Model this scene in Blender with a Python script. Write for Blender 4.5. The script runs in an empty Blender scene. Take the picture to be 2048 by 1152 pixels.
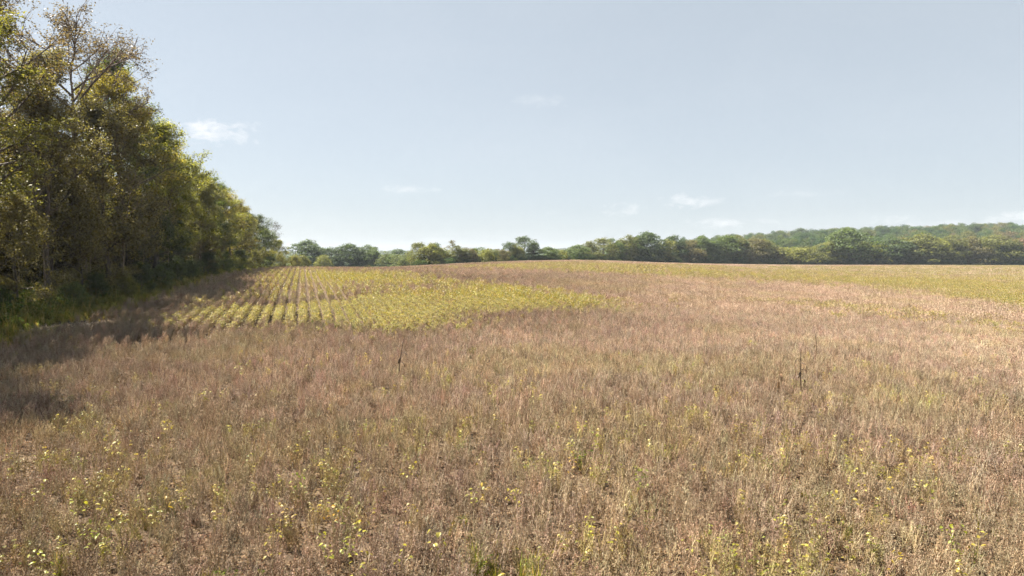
import bpy, math, random
import numpy as np
from mathutils import Vector

sc = bpy.context.scene
COL = sc.collection
R = math.radians

# ------------------------------------------------------------------ camera
F = 1365.33            # focal length in pixels of the 2048 px wide photograph
CAMZ = 5.0
PITCH = R(2.68)
cam_d = bpy.data.cameras.new('camera'); cam_d.lens = 24.0; cam_d.sensor_width = 36.0
cam_d.clip_start = 0.1; cam_d.clip_end = 9000
cam = bpy.data.objects.new('camera', cam_d); COL.objects.link(cam)
cam.location = (0, 0, CAMZ); cam.rotation_euler = (R(90) - PITCH, 0, 0)
sc.camera = cam

# ------------------------------------------------------------------ light
SUN_AZ, SUN_EL = R(-66), R(55)       # azimuth measured from +Y, negative = left of the view
S = Vector((math.sin(SUN_AZ) * math.cos(SUN_EL), math.cos(SUN_AZ) * math.cos(SUN_EL), math.sin(SUN_EL)))
sun_d = bpy.data.lights.new('sun', 'SUN'); sun_d.energy = 5.0; sun_d.angle = R(0.6); sun_d.color = (1.0, 0.93, 0.83)
sun = bpy.data.objects.new('sun', sun_d); COL.objects.link(sun)
sun.rotation_euler = S.to_track_quat('Z', 'Y').to_euler(); sun.location = (-60, 40, 90)

world = bpy.data.worlds.new('World'); sc.world = world; world.use_nodes = True
sc.view_settings.view_transform = 'Standard'; sc.view_settings.look = 'None'
sc.view_settings.gamma = 1.0; sc.view_settings.exposure = 1.97; sc.view_settings.use_curve_mapping = False
SKY_STRENGTH = 0.052

def build_world():
    nt = world.node_tree; nt.nodes.clear()
    N = nt.nodes.new; L = nt.links.new
    out = N('ShaderNodeOutputWorld'); bg = N('ShaderNodeBackground'); bg.inputs[1].default_value = SKY_STRENGTH
    sky = N('ShaderNodeTexSky'); sky.sky_type = 'NISHITA'; sky.sun_disc = False
    sky.sun_elevation = SUN_EL; sky.sun_rotation = SUN_AZ
    sky.altitude = 200; sky.air_density = 1.0; sky.dust_density = 0.7; sky.ozone_density = 1.5
    tc = N('ShaderNodeTexCoord')
    def math_(op, a, b=None, c=None, clamp=False):
        n = N('ShaderNodeMath'); n.operation = op; n.use_clamp = clamp
        for i, v in enumerate((a, b, c)):
            if v is None: continue
            if isinstance(v, (int, float)): n.inputs[i].default_value = v
            else: L(v, n.inputs[i])
        return n.outputs[0]
    def dot(vec):
        n = N('ShaderNodeVectorMath'); n.operation = 'DOT_PRODUCT'
        L(tc.outputs['Generated'], n.inputs[0]); n.inputs[1].default_value = vec
        return n.outputs['Value']
    def noise(scale, detail, stretch):
        mp = N('ShaderNodeMapping'); mp.inputs['Scale'].default_value = (1, 1, stretch)
        L(tc.outputs['Generated'], mp.inputs['Vector'])
        n = N('ShaderNodeTexNoise'); n.inputs['Scale'].default_value = scale; n.inputs['Detail'].default_value = detail
        n.inputs['Roughness'].default_value = 0.6; n.inputs['Distortion'].default_value = 0.4
        L(mp.outputs[0], n.inputs['Vector']); return n.outputs['Fac']
    nz = noise(34, 7, 2.2); nzf = noise(95, 5, 1.8)
    nmix = math_('ADD', math_('MULTIPLY', nz, 0.7), math_('MULTIPLY', nzf, 0.3))
    fu = Vector((0, math.cos(PITCH), -math.sin(PITCH))); up = Vector((0, math.sin(PITCH), math.cos(PITCH)))
    acc = None
    # small fair-weather wisps: (direction as seen in the photograph, half width, half height in px, strength)
    for px, py, a, b, s in [(428, 262, 84, 28, 0.8), (1072, 202, 60, 18, 0.24), (1372, 402, 70, 18, 0.6), (1248, 420, 54, 15, 0.6),
                            (828, 379, 74, 10, 0.5), (1800, 440, 50, 13, 0.55), (2025, 438, 70, 17, 0.6), (1440, 447, 80, 11, 0.5),
                            (1530, 442, 40, 8, 0.3), (870, 480, 110, 7, 0.22), (1620, 386, 90, 8, 0.2), (1100, 424, 22, 7, 0.25),
                            (1890, 446, 60, 8, 0.3)]:
        d = (fu + Vector((1, 0, 0)) * ((px - 1024) / F) + up * ((576 - py) / F)).normalized()
        r = d.cross(Vector((0, 0, 1))).normalized(); u = r.cross(d)
        x = math_('MULTIPLY', dot(r), F / a); y = math_('MULTIPLY', dot(u), F / b)
        q = math_('ADD', math_('MULTIPLY', x, x), math_('MULTIPLY', y, y))
        front = math_('GREATER_THAN', dot(d), 0.5)
        m = math_('SUBTRACT', math_('ADD', math_('MULTIPLY', nmix, 6.0), -2.35), q)
        m = math_('MULTIPLY', math_('MULTIPLY', math_('MULTIPLY', m, 0.75, clamp=True), s), front)
        acc = m if acc is None else math_('MAXIMUM', acc, m)
    # thin high veil everywhere
    veil = math_('MULTIPLY', math_('SUBTRACT', noise(3.2, 6, 3.0), 0.45), 0.18, clamp=True)
    acc = math_('ADD', acc, veil, clamp=True)
    hs = N('ShaderNodeHueSaturation'); hs.inputs['Saturation'].default_value = 0.52; hs.inputs['Value'].default_value = .84
    L(sky.outputs[0], hs.inputs['Color'])
    hz = N('ShaderNodeMix'); hz.data_type = 'RGBA'; hz.inputs[0].default_value = .66      # even milky veil of a hazy day
    L(hs.outputs[0], hz.inputs[6]); hz.inputs[7].default_value = (2.72, 3.1, 3.4, 1)
    mix = N('ShaderNodeMix'); mix.data_type = 'RGBA'
    L(acc, mix.inputs[0]); L(hz.outputs[2], mix.inputs[6]); mix.inputs[7].default_value = (5.3, 5.35, 5.4, 1)
    L(mix.outputs[2], bg.inputs[0]); L(bg.outputs[0], out.inputs[0])
build_world()

sc.cycles.max_bounces = 4; sc.cycles.diffuse_bounces = 2; sc.cycles.transmission_bounces = 3; sc.cycles.adaptive_threshold = .02
sc.cycles.glossy_bounces = 1; sc.cycles.volume_bounces = 0; sc.cycles.caustics_reflective = False; sc.cycles.caustics_refractive = False
sc.cycles.use_denoising = True; sc.cycles.denoising_prefilter = 'FAST'; sc.cycles.denoising_input_passes = 'RGB_ALBEDO_NORMAL'

# ------------------------------------------------------------------ helpers
rng = np.random.default_rng(11)

def smooth(a, b, x):
    t = np.clip((np.asarray(x, float) - a) / (b - a), 0, 1); return t * t * (3 - 2 * t)

def vnoise(x, y, seed=0):
    x = np.asarray(x, float); y = np.asarray(y, float)
    xi = np.floor(x).astype(np.int64); yi = np.floor(y).astype(np.int64); fx = x - xi; fy = y - yi
    def h(i, j):
        n = (i * 374761393 + j * 668265263 + seed * 974634533) & 0xffffffff
        n = ((n ^ (n >> 13)) * 1274126177) & 0xffffffff
        return ((n ^ (n >> 16)) & 0xffff) / 65535.0
    fx = fx * fx * (3 - 2 * fx); fy = fy * fy * (3 - 2 * fy)
    return (h(xi, yi) * (1 - fx) + h(xi + 1, yi) * fx) * (1 - fy) + (h(xi, yi + 1) * (1 - fx) + h(xi + 1, yi + 1) * fx) * fy

def fbm(x, y, seed=0, o=4):
    s = 0; a = 1; t = 0
    for k in range(o):
        s = s + a * vnoise(x * 2 ** k, y * 2 ** k, seed + k); t += a; a *= 0.5
    return s / t

# ------------------------------------------------------------------ terrain: thin-plate surface through levelled points (column, distance, height)
CTRL = [(-2500, 5, 0), (1024, 2, 0), (4500, 5, 0), (1024, 14, 0), (1024, -30, -.2), (0, 20, .1), (2048, 20, 0),
        (250, 43, .75), (520, 43, .8), (700, 45, .75), (1024, 45, .35), (1500, 45, .1), (2048, 50, 0), (2600, 50, 0),
        (420, 65, 1.35), (620, 65, 1.5), (800, 70, 1.35), (1024, 80, 1.1), (1400, 90, .45), (2048, 100, .2), (2600, 110, .3),
        (520, 100, 2.0), (640, 100, 2.0), (760, 110, 1.9), (520, 132, 2.25), (640, 134, 2.22), (760, 138, 2.0),
        (560, 165, 1.6), (680, 168, 1.4), (620, 215, -.3), (700, 300, -2.4), (560, 320, -2.4), (250, 250, -.5), (0, 150, 1.5), (-300, 80, 1.2),
        (830, 160, 1.9), (900, 165, 2.3), (1000, 170, 2.88), (1100, 172, 3.22), (1150, 174, 3.28), (1250, 182, 2.95), (1024, 125, 2.2), (1150, 120, 2.0),
        (860, 225, .9), (1000, 235, 1.9), (1150, 255, 2.0), (1350, 225, 1.95), (1450, 300, .75), (1350, 320, .6), (1600, 335, .1), (1750, 338, .3),
        (1900, 342, .7), (2048, 347, 1.2), (2300, 350, 1.8), (1600, 200, .55), (2048, 210, .5), (1400, 200, 1.4), (860, 330, -2.2), (1100, 340, -.6),
        (-1500, 300, 2), (2700, 420, 3.5), (1500, 440, 1.5), (2048, 440, 4)]
_c = np.array([((px - 1024) / F * abs(d) if d > 0 else 0, d, z) for px, d, z in CTRL], float)
def _tps(r2): return np.where(r2 > 1e-9, r2 * np.log(r2 + 1e-12), 0.0)
_n = len(_c); _P = np.c_[np.ones(_n), _c[:, :2] / 100]
_K = _tps(((_c[:, None, :2] - _c[None, :, :2]) ** 2).sum(-1) / 1e4) + np.eye(_n) * 2e-3
_A = np.block([[_K, _P], [_P.T, np.zeros((3, 3))]])
_w = np.linalg.solve(_A, np.r_[_c[:, 2], 0, 0, 0])
EDGE_Y = np.array([-60, 10, 35, 46, 70, 92, 130, 160, 200]); EDGE_X = np.array([-14, -20, -26.0, -28.2, -34.2, -40.2, -47.3, -53.5, -64])
def edge_x(y): return np.interp(y, EDGE_Y, EDGE_X)
def ground(x, y):
    x = np.asarray(x, float); y = np.asarray(y, float); sh = np.broadcast(x, y).shape
    xf = np.broadcast_to(x, sh).ravel(); yf = np.broadcast_to(y, sh).ravel()
    z = np.empty(xf.shape)
    for i in range(0, len(xf), 20000):
        a = xf[i:i + 20000]; b = yf[i:i + 20000]
        r2 = ((a[:, None] - _c[None, :, 0]) ** 2 + (b[:, None] - _c[None, :, 1]) ** 2) / 1e4
        z[i:i + 20000] = _tps(r2) @ _w[:_n] + _w[_n] + _w[_n + 1] * a / 100 + _w[_n + 2] * b / 100
    rr = np.hypot(xf, yf)
    z = np.clip(z, -4, 6)
    ex = edge_x(yf) - xf
    z += smooth(1, 12, ex) * 0.9 * smooth(260, 150, rr) + 0.05 * (fbm(xf / 2.3, yf / 2.3, 5, 3) - .5) * smooth(300, 100, rr)
    hill = (24 + 5 * (fbm(xf / 130, yf / 130, 14, 2) - .5)) * np.exp(-(np.maximum(0, 420 - xf) / 260) ** 2) * smooth(380, 760, yf) * (0.8 + 0.25 * smooth(250, 520, xf))
    hill += 21 * np.exp(-((yf - 2600) / 300) ** 2) * smooth(900, 200, xf) * (0.75 + .4 * fbm(xf / 420, yf / 420, 9, 2))
    hill += 9 * np.exp(-((yf - 1300) / 300) ** 2) * np.exp(-((xf - 60) / 260) ** 2)
    far = -2.5 + hill
    w = smooth(355, 470, rr)
    z = z * (1 - w) + far * w
    return z.reshape(sh) if sh else float(z[0])

_fu = np.array([0, math.cos(PITCH), -math.sin(PITCH)]); _up = np.array([0, math.sin(PITCH), math.cos(PITCH)])
_ts = np.concatenate([np.linspace(4, 60, 900), np.linspace(60.1, 420, 2400)])
def gp(px, py, h=0.7):
    """the point of the crop surface (h above the ground) that lies in this direction"""
    d = _fu + np.array([1, 0, 0]) * (px - 1024) / F - _up * (py - 576) / F
    P = np.array([0, 0, CAMZ]) + _ts[:, None] * d
    below = P[:, 2] < ground(P[:, 0], P[:, 1]) + h
    i = int(np.argmax(below)) if below.any() else len(_ts) - 1
    return P[i, 0], P[i, 1]
def at_depth(px, depth): return (px - 1024) / F * depth, depth

# ------------------------------------------------------------------ node material helpers
def new_mat(name):
    m = bpy.data.materials.new(name); m.use_nodes = True; m.node_tree.nodes.clear()
    nt = m.node_tree; out = nt.nodes.new('ShaderNodeOutputMaterial'); return m, nt, out
def ramp(nt, fac, stops):
    r = nt.nodes.new('ShaderNodeValToRGB'); nt.links.new(fac, r.inputs[0]); e = r.color_ramp.elements
    while len(e) < len(stops): e.new(0.5)
    for k, (p, c) in enumerate(stops): e[k].position = p; e[k].color = (*c, 1)
    return r.outputs[0]
def scale_col(nt, col, fac):
    n = nt.nodes.new('ShaderNodeVectorMath'); n.operation = 'SCALE'; nt.links.new(col, n.inputs[0])
    if isinstance(fac, float): n.inputs['Scale'].default_value = fac
    else: nt.links.new(fac, n.inputs['Scale'])
    return n.outputs[0]
def mul_col(nt, a, b):
    n = nt.nodes.new('ShaderNodeVectorMath'); n.operation = 'MULTIPLY'; nt.links.new(a, n.inputs[0])
    if isinstance(b, tuple): n.inputs[1].default_value = b
    else: nt.links.new(b, n.inputs[1])
    return n.outputs[0]
def maprange(nt, v, a, b, c, d):
    n = nt.nodes.new('ShaderNodeMapRange'); nt.links.new(v, n.inputs[0])
    for i, k in enumerate((a, b, c, d)): n.inputs[i + 1].default_value = k
    return n.outputs[0]
def leafy(nt, out, col, trans, rough=0.55, spec=0.2, tint=(1.15, 1.1, 0.6)):
    p = nt.nodes.new('ShaderNodeBsdfPrincipled'); nt.links.new(col, p.inputs['Base Color'])
    p.inputs['Roughness'].default_value = rough; p.inputs['Specular IOR Level'].default_value = spec
    if spec <= 0:
        nt.nodes.remove(p); p = nt.nodes.new('ShaderNodeBsdfDiffuse'); nt.links.new(col, p.inputs[0])
    if trans <= 0: nt.links.new(p.outputs[0], out.inputs[0]); return
    t = nt.nodes.new('ShaderNodeBsdfTranslucent'); nt.links.new(mul_col(nt, col, tint), t.inputs[0])
    m = nt.nodes.new('ShaderNodeMixShader'); m.inputs[0].default_value = trans
    nt.links.new(p.outputs[0], m.inputs[1]); nt.links.new(t.outputs[0], m.inputs[2]); nt.links.new(m.outputs[0], out.inputs[0])

def mat_island(name, stops, trans=0.0, rough=0.6, spec=0.2, use_tint=False, obj_tint=False, tint=(1.1, 1.1, .7)):
    m, nt, out = new_mat(name)
    g = nt.nodes.new('ShaderNodeNewGeometry')
    col = ramp(nt, g.outputs['Random Per Island'], stops)
    if use_tint:
        a = nt.nodes.new('ShaderNodeAttribute'); a.attribute_type = 'INSTANCER'; a.attribute_name = 'tint'
        col = mul_col(nt, col, a.outputs['Color'])
    if obj_tint:
        o = nt.nodes.new('ShaderNodeObjectInfo'); col = mul_col(nt, col, o.outputs['Color'])
    leafy(nt, out, col, trans, rough, spec, tint); return m

M = {}
M['pod'] = mat_island('dry_pod', [(0, (.15, .095, .06)), (.45, (.28, .195, .13)), (.8, (.40, .295, .20)), (1, (.56, .45, .32))], 0.08, .6, 0, use_tint=True)
M['stem'] = mat_island('dry_stem', [(0, (.27, .205, .13)), (.6, (.45, .365, .235)), (1, (.64, .55, .38))], 0, .6, 0, use_tint=True)
M['crisp'] = mat_island('crisp_leaf', [(0, (.10, .06, .035)), (.6, (.20, .12, .07)), (1, (.36, .25, .15))], .2, .7, 0, use_tint=True)
M['yleaf'] = mat_island('yellow_leaf', [(0, (.14, .145, .03)), (.35, (.25, .235, .05)), (.75, (.37, .30, .062)), (.93, (.48, .37, .13)), (1, (.58, .51, .32))], .42, .45, .4, use_tint=True, tint=(1.1, 1.05, .55))  # palest tones: sun glint on leaf backs put into the colour
M['gstem'] = mat_island('green_stem', [(0, (.16, .15, .04)), (1, (.34, .29, .10))], 0, .6, 0, use_tint=True)
M['weed'] = mat_island('weed_leaf', [(0, (.035, .06, .015)), (.6, (.07, .11, .028)), (1, (.14, .16, .05))], .35, .5, 0, use_tint=True)
M['grass'] = mat_island('grass_blade', [(0, (.05, .075, .02)), (.6, (.10, .125, .035)), (.85, (.17, .16, .06)), (1, (.30, .24, .12))], .35, .5, 0, use_tint=True)
M['leaf'] = mat_island('tree_leaf', [(0, (.55, .55, .5)), (.5, (1, 1, 1)), (.85, (1.35, 1.3, .95)), (1, (1.6, 1.5, .85))], .46, .5, .3, obj_tint=True, tint=(1.25, 1.3, .6))
M['farleaf'] = mat_island('far_tree_leaf', [(0, (.6, .62, .62)), (.5, (1, 1, 1)), (1, (1.5, 1.4, 1.0))], .42, .55, .25, obj_tint=True, tint=(1.2, 1.2, .6))

def mat_hillleaf():
    m, nt, out = new_mat('hill_tree_leaf')
    g = nt.nodes.new('ShaderNodeNewGeometry'); o = nt.nodes.new('ShaderNodeObjectInfo')
    a = ramp(nt, o.outputs['Random'], [(0, (.045, .08, .036)), (.3, (.065, .11, .038)), (.55, (.115, .145, .045)), (.75, (.08, .115, .05)), (.9, (.17, .165, .055)), (1, (.16, .13, .07))])
    col = scale_col(nt, a, maprange(nt, g.outputs['Random Per Island'], 0, 1, .6, 1.4))
    leafy(nt, out, col, .3, .55, 0); return m
M['hillleaf'] = mat_hillleaf()

def mat_bark():
    m, nt, out = new_mat('bark')
    tc = nt.nodes.new('ShaderNodeTexCoord'); mp = nt.nodes.new('ShaderNodeMapping'); mp.inputs['Scale'].default_value = (9, 9, 1.2)
    nt.links.new(tc.outputs['Object'], mp.inputs[0])
    n = nt.nodes.new('ShaderNodeTexNoise'); n.inputs['Scale'].default_value = 1.6; n.inputs['Detail'].default_value = 6; nt.links.new(mp.outputs[0], n.inputs[0])
    col = ramp(nt, n.outputs[0], [(.3, (.06, .048, .038)), (.55, (.14, .115, .092)), (.75, (.26, .225, .185))])
    o = nt.nodes.new('ShaderNodeObjectInfo'); col = mul_col(nt, col, o.outputs['Color'])
    p = nt.nodes.new('ShaderNodeBsdfPrincipled'); nt.links.new(col, p.inputs[0]); p.inputs['Roughness'].default_value = .85
    b = nt.nodes.new('ShaderNodeBump'); b.inputs['Strength'].default_value = .5; nt.links.new(n.outputs[0], b.inputs['Height']); nt.links.new(b.outputs[0], p.inputs['Normal'])
    nt.links.new(p.outputs[0], out.inputs[0]); return m
M['bark'] = mat_bark()

def mat_ground():
    m, nt, out = new_mat('field_soil')
    L = nt.links.new; N = nt.nodes.new
    g = N('ShaderNodeNewGeometry')
    def noise(s, d=5):
        n = N('ShaderNodeTexNoise'); n.inputs['Scale'].default_value = s; n.inputs['Detail'].default_value = d; L(g.outputs['Position'], n.inputs['Vector']); return n.outputs[0]
    v = N('ShaderNodeTexVoronoi'); v.inputs['Scale'].default_value = 16; L(g.outputs['Position'], v.inputs['Vector'])
    litter = ramp(nt, v.outputs['Color'], [(0, (.05, .033, .02)), (.4, (.09, .06, .037)), (.75, (.15, .105, .062)), (1, (.26, .19, .12))])
    soil = ramp(nt, noise(1.3), [(.3, (.05, .036, .024)), (.7, (.10, .072, .048))])
    mx = N('ShaderNodeMix'); mx.data_type = 'RGBA'; L(maprange(nt, noise(3, 3), .4, .6, .25, .9), mx.inputs[0]); L(soil, mx.inputs[6]); L(litter, mx.inputs[7])
    # woodland floor and verge on the wood side, woodland green far away
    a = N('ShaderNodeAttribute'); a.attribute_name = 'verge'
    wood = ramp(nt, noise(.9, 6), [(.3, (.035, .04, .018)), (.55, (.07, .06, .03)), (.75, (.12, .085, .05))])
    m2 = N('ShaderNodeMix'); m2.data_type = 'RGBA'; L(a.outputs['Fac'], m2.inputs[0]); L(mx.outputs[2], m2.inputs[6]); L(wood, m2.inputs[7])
    a2 = N('ShaderNodeAttribute'); a2.attribute_name = 'far'
    fr = ramp(nt, noise(.02, 8), [(.3, (.035, .055, .025)), (.6, (.06, .085, .035)), (.8, (.09, .10, .045))])
    m3 = N('ShaderNodeMix'); m3.data_type = 'RGBA'; L(a2.outputs['Fac'], m3.inputs[0]); L(m2.outputs[2], m3.inputs[6]); L(fr, m3.inputs[7])
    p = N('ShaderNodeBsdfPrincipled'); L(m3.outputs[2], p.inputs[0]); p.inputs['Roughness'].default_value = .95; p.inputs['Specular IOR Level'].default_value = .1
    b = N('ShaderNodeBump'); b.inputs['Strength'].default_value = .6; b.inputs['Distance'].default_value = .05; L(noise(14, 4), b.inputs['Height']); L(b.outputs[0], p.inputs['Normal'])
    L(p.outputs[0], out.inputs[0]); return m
M['ground'] = mat_ground()

# ------------------------------------------------------------------ object helpers
def tag(o, label=None, cat=None, group=None, kind=None):
    if label: o['label'] = label
    if cat: o['category'] = cat
    if group: o['group'] = group
    if kind: o['kind'] = kind
    return o
def link(o, parent=None):
    COL.objects.link(o)
    if parent is not None: o.parent = parent
    return o
def empty(name, loc, rz=0.0, s=1.0):
    o = bpy.data.objects.new(name, None); o.location = loc; o.rotation_euler = (0, 0, rz); o.scale = (s, s, s) if np.isscalar(s) else s
    o.empty_display_size = .2
    return link(o)

class MB:
    """collects vertices and faces with a material index each"""
    def __init__(s): s.v = []; s.f = []; s.m = []; s.n = 0
    def add(s, V, Fc, mi=0):
        V = np.asarray(V, float).reshape(-1, 3)
        s.v.append(V)
        for f in Fc: s.f.append(tuple(int(i) + s.n for i in f)); s.m.append(mi)
        s.n += len(V)
    def tube(s, pts, rad, k=3, mi=0, cap=False):
        pts = np.asarray(pts, float); n = len(pts); rad = np.broadcast_to(rad, (n,))
        d = np.gradient(pts, axis=0); d /= np.linalg.norm(d, axis=1)[:, None] + 1e-9
        a = np.cross(d, [0.31, 0.95, 0.05]); a /= np.linalg.norm(a, axis=1)[:, None] + 1e-9; b = np.cross(d, a)
        th = np.arange(k) * 2 * math.pi / k
        V = (pts[:, None] + rad[:, None, None] * (np.cos(th)[None, :, None] * a[:, None] + np.sin(th)[None, :, None] * b[:, None])).reshape(-1, 3)
        Fc = [(i * k + j, i * k + (j + 1) % k, (i + 1) * k + (j + 1) % k, (i + 1) * k + j) for i in range(n - 1) for j in range(k)]
        if cap: Fc += [tuple(range((n - 1) * k, n * k)), tuple(reversed(range(k)))]
        s.add(V, Fc, mi)
    def mesh(s, name, mats, smooth_=False):
        me = bpy.data.meshes.new(name); me.from_pydata(np.concatenate(s.v).tolist(), [], s.f)
        for m in mats: me.materials.append(m)
        me.polygons.foreach_set('material_index', s.m)
        if smooth_: me.polygons.foreach_set('use_smooth', [True] * len(s.f))
        me.update(); return me

def quads_mesh(name, V, mat):
    """V: (n,4,3) separate leaf faces"""
    n = len(V); me = bpy.data.meshes.new(name)
    me.vertices.add(n * 4); me.vertices.foreach_set('co', V.reshape(-1).astype(np.float32))
    me.loops.add(n * 4); me.loops.foreach_set('vertex_index', np.arange(n * 4, dtype=np.int32))
    me.polygons.add(n); me.polygons.foreach_set('loop_start', np.arange(0, n * 4, 4, dtype=np.int32))
    me.materials.append(mat); me.update(calc_edges=True); return me

_groups = {}
def scatter(name, pts, idx, rot, scl, tint, protos, label, cat):
    """one object of uncountable plants: geometry-node copies of a few plant meshes on real ground points"""
    key = tuple(p.name for p in protos)
    if key not in _groups:
        c = bpy.data.collections.new(name + '_kinds')
        for i, me in enumerate(protos):
            o = bpy.data.objects.new('%02d_%s' % (i, me.name), me); c.objects.link(o)
        ng = bpy.data.node_groups.new(name + '_scatter', 'GeometryNodeTree')
        ng.interface.new_socket('Geometry', in_out='INPUT', socket_type='NodeSocketGeometry')
        ng.interface.new_socket('Geometry', in_out='OUTPUT', socket_type='NodeSocketGeometry')
        N = ng.nodes.new; L = ng.links.new
        gi = N('NodeGroupInput'); go = N('NodeGroupOutput'); ip = N('GeometryNodeInstanceOnPoints'); ci = N('GeometryNodeCollectionInfo')
        ci.inputs['Collection'].default_value = c; ci.inputs['Separate Children'].default_value = True; ci.inputs['Reset Children'].default_value = True
        def na(nm, ty):
            n = N('GeometryNodeInputNamedAttribute'); n.data_type = ty; n.inputs[0].default_value = nm
            return next(s for s in n.outputs if s.enabled and s.name == 'Attribute')
        e = N('FunctionNodeEulerToRotation')
        L(gi.outputs[0], ip.inputs['Points']); L(ci.outputs[0], ip.inputs['Instance']); ip.inputs['Pick Instance'].default_value = True
        L(na('idx', 'INT'), ip.inputs['Instance Index']); L(na('rot', 'FLOAT_VECTOR'), e.inputs[0]); L(e.outputs[0], ip.inputs['Rotation'])
        L(na('scl', 'FLOAT_VECTOR'), ip.inputs['Scale']); L(ip.outputs[0], go.inputs[0])
        _groups[key] = ng
    n = len(pts); me = bpy.data.meshes.new(name); me.vertices.add(n)
    me.vertices.foreach_set('co', np.asarray(pts, np.float32).reshape(-1))
    for nm, ty, arr, fld in (('idx', 'INT', np.asarray(idx, np.int32), 'value'), ('rot', 'FLOAT_VECTOR', rot, 'vector'), ('scl', 'FLOAT_VECTOR', scl, 'vector'), ('tint', 'FLOAT_COLOR', tint, 'color')):
        a = me.attributes.new(nm, ty, 'POINT'); a.data.foreach_set(fld, np.asarray(arr, np.int32 if ty == 'INT' else np.float32).reshape(-1))
    me.update(); o = link(bpy.data.objects.new(name, me))
    md = o.modifiers.new('scatter', 'NODES'); md.node_group = _groups[key]
    return tag(o, label, cat, kind='stuff')

def rots(n, tilt, r=rng):
    return np.c_[r.normal(0, tilt, n), r.normal(0, tilt, n), r.uniform(0, 6.283, n)]
def tints(base, var, r=rng):
    n = len(base); t = np.ones((n, 4)); t[:, :3] = base * (1 + r.normal(0, var, (n, 1))) * (1 + r.normal(0, var * .25, (n, 3)))
    return np.clip(t, .1, 4)

# ------------------------------------------------------------------ ground sheet
def build_ground():
    rings = [0.0]; r = 1.5
    while r < 3200: rings.append(r); r *= 1.028 if r < 600 else 1.06
    rings.append(3200); rings = np.array(rings); na = 400
    th = np.arange(na) * 2 * math.pi / na
    X = (rings[1:, None] * np.sin(th)).ravel(); Y = (rings[1:, None] * np.cos(th)).ravel()
    X = np.r_[0, X]; Y = np.r_[0, Y]; Z = ground(X, Y)
    nr = len(rings) - 1
    Fc = [(0, 1 + (j + 1) % na, 1 + j) for j in range(na)]
    for i in range(nr - 1):
        b = 1 + i * na
        for j in range(na): j2 = (j + 1) % na; Fc.append((b + j, b + j2, b + na + j2, b + na + j))
    me = bpy.data.meshes.new('field_ground'); me.from_pydata(np.c_[X, Y, Z].tolist(), [], Fc)
    me.polygons.foreach_set('use_smooth', [True] * len(Fc)); me.materials.append(M['ground'])
    a = me.attributes.new('verge', 'FLOAT', 'POINT')
    a.data.foreach_set('value', smooth(-.5, 2.5, edge_x(Y) - X + 2.5 * (fbm(X / 3, Y / 3, 3) - .5)).astype(np.float32))
    a = me.attributes.new('far', 'FLOAT', 'POINT'); a.data.foreach_set('value', smooth(350, 380, np.hypot(X, Y)).astype(np.float32))
    me.update(); o = link(bpy.data.objects.new('field_ground', me)); tag(o, kind='structure')
build_ground()

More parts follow.
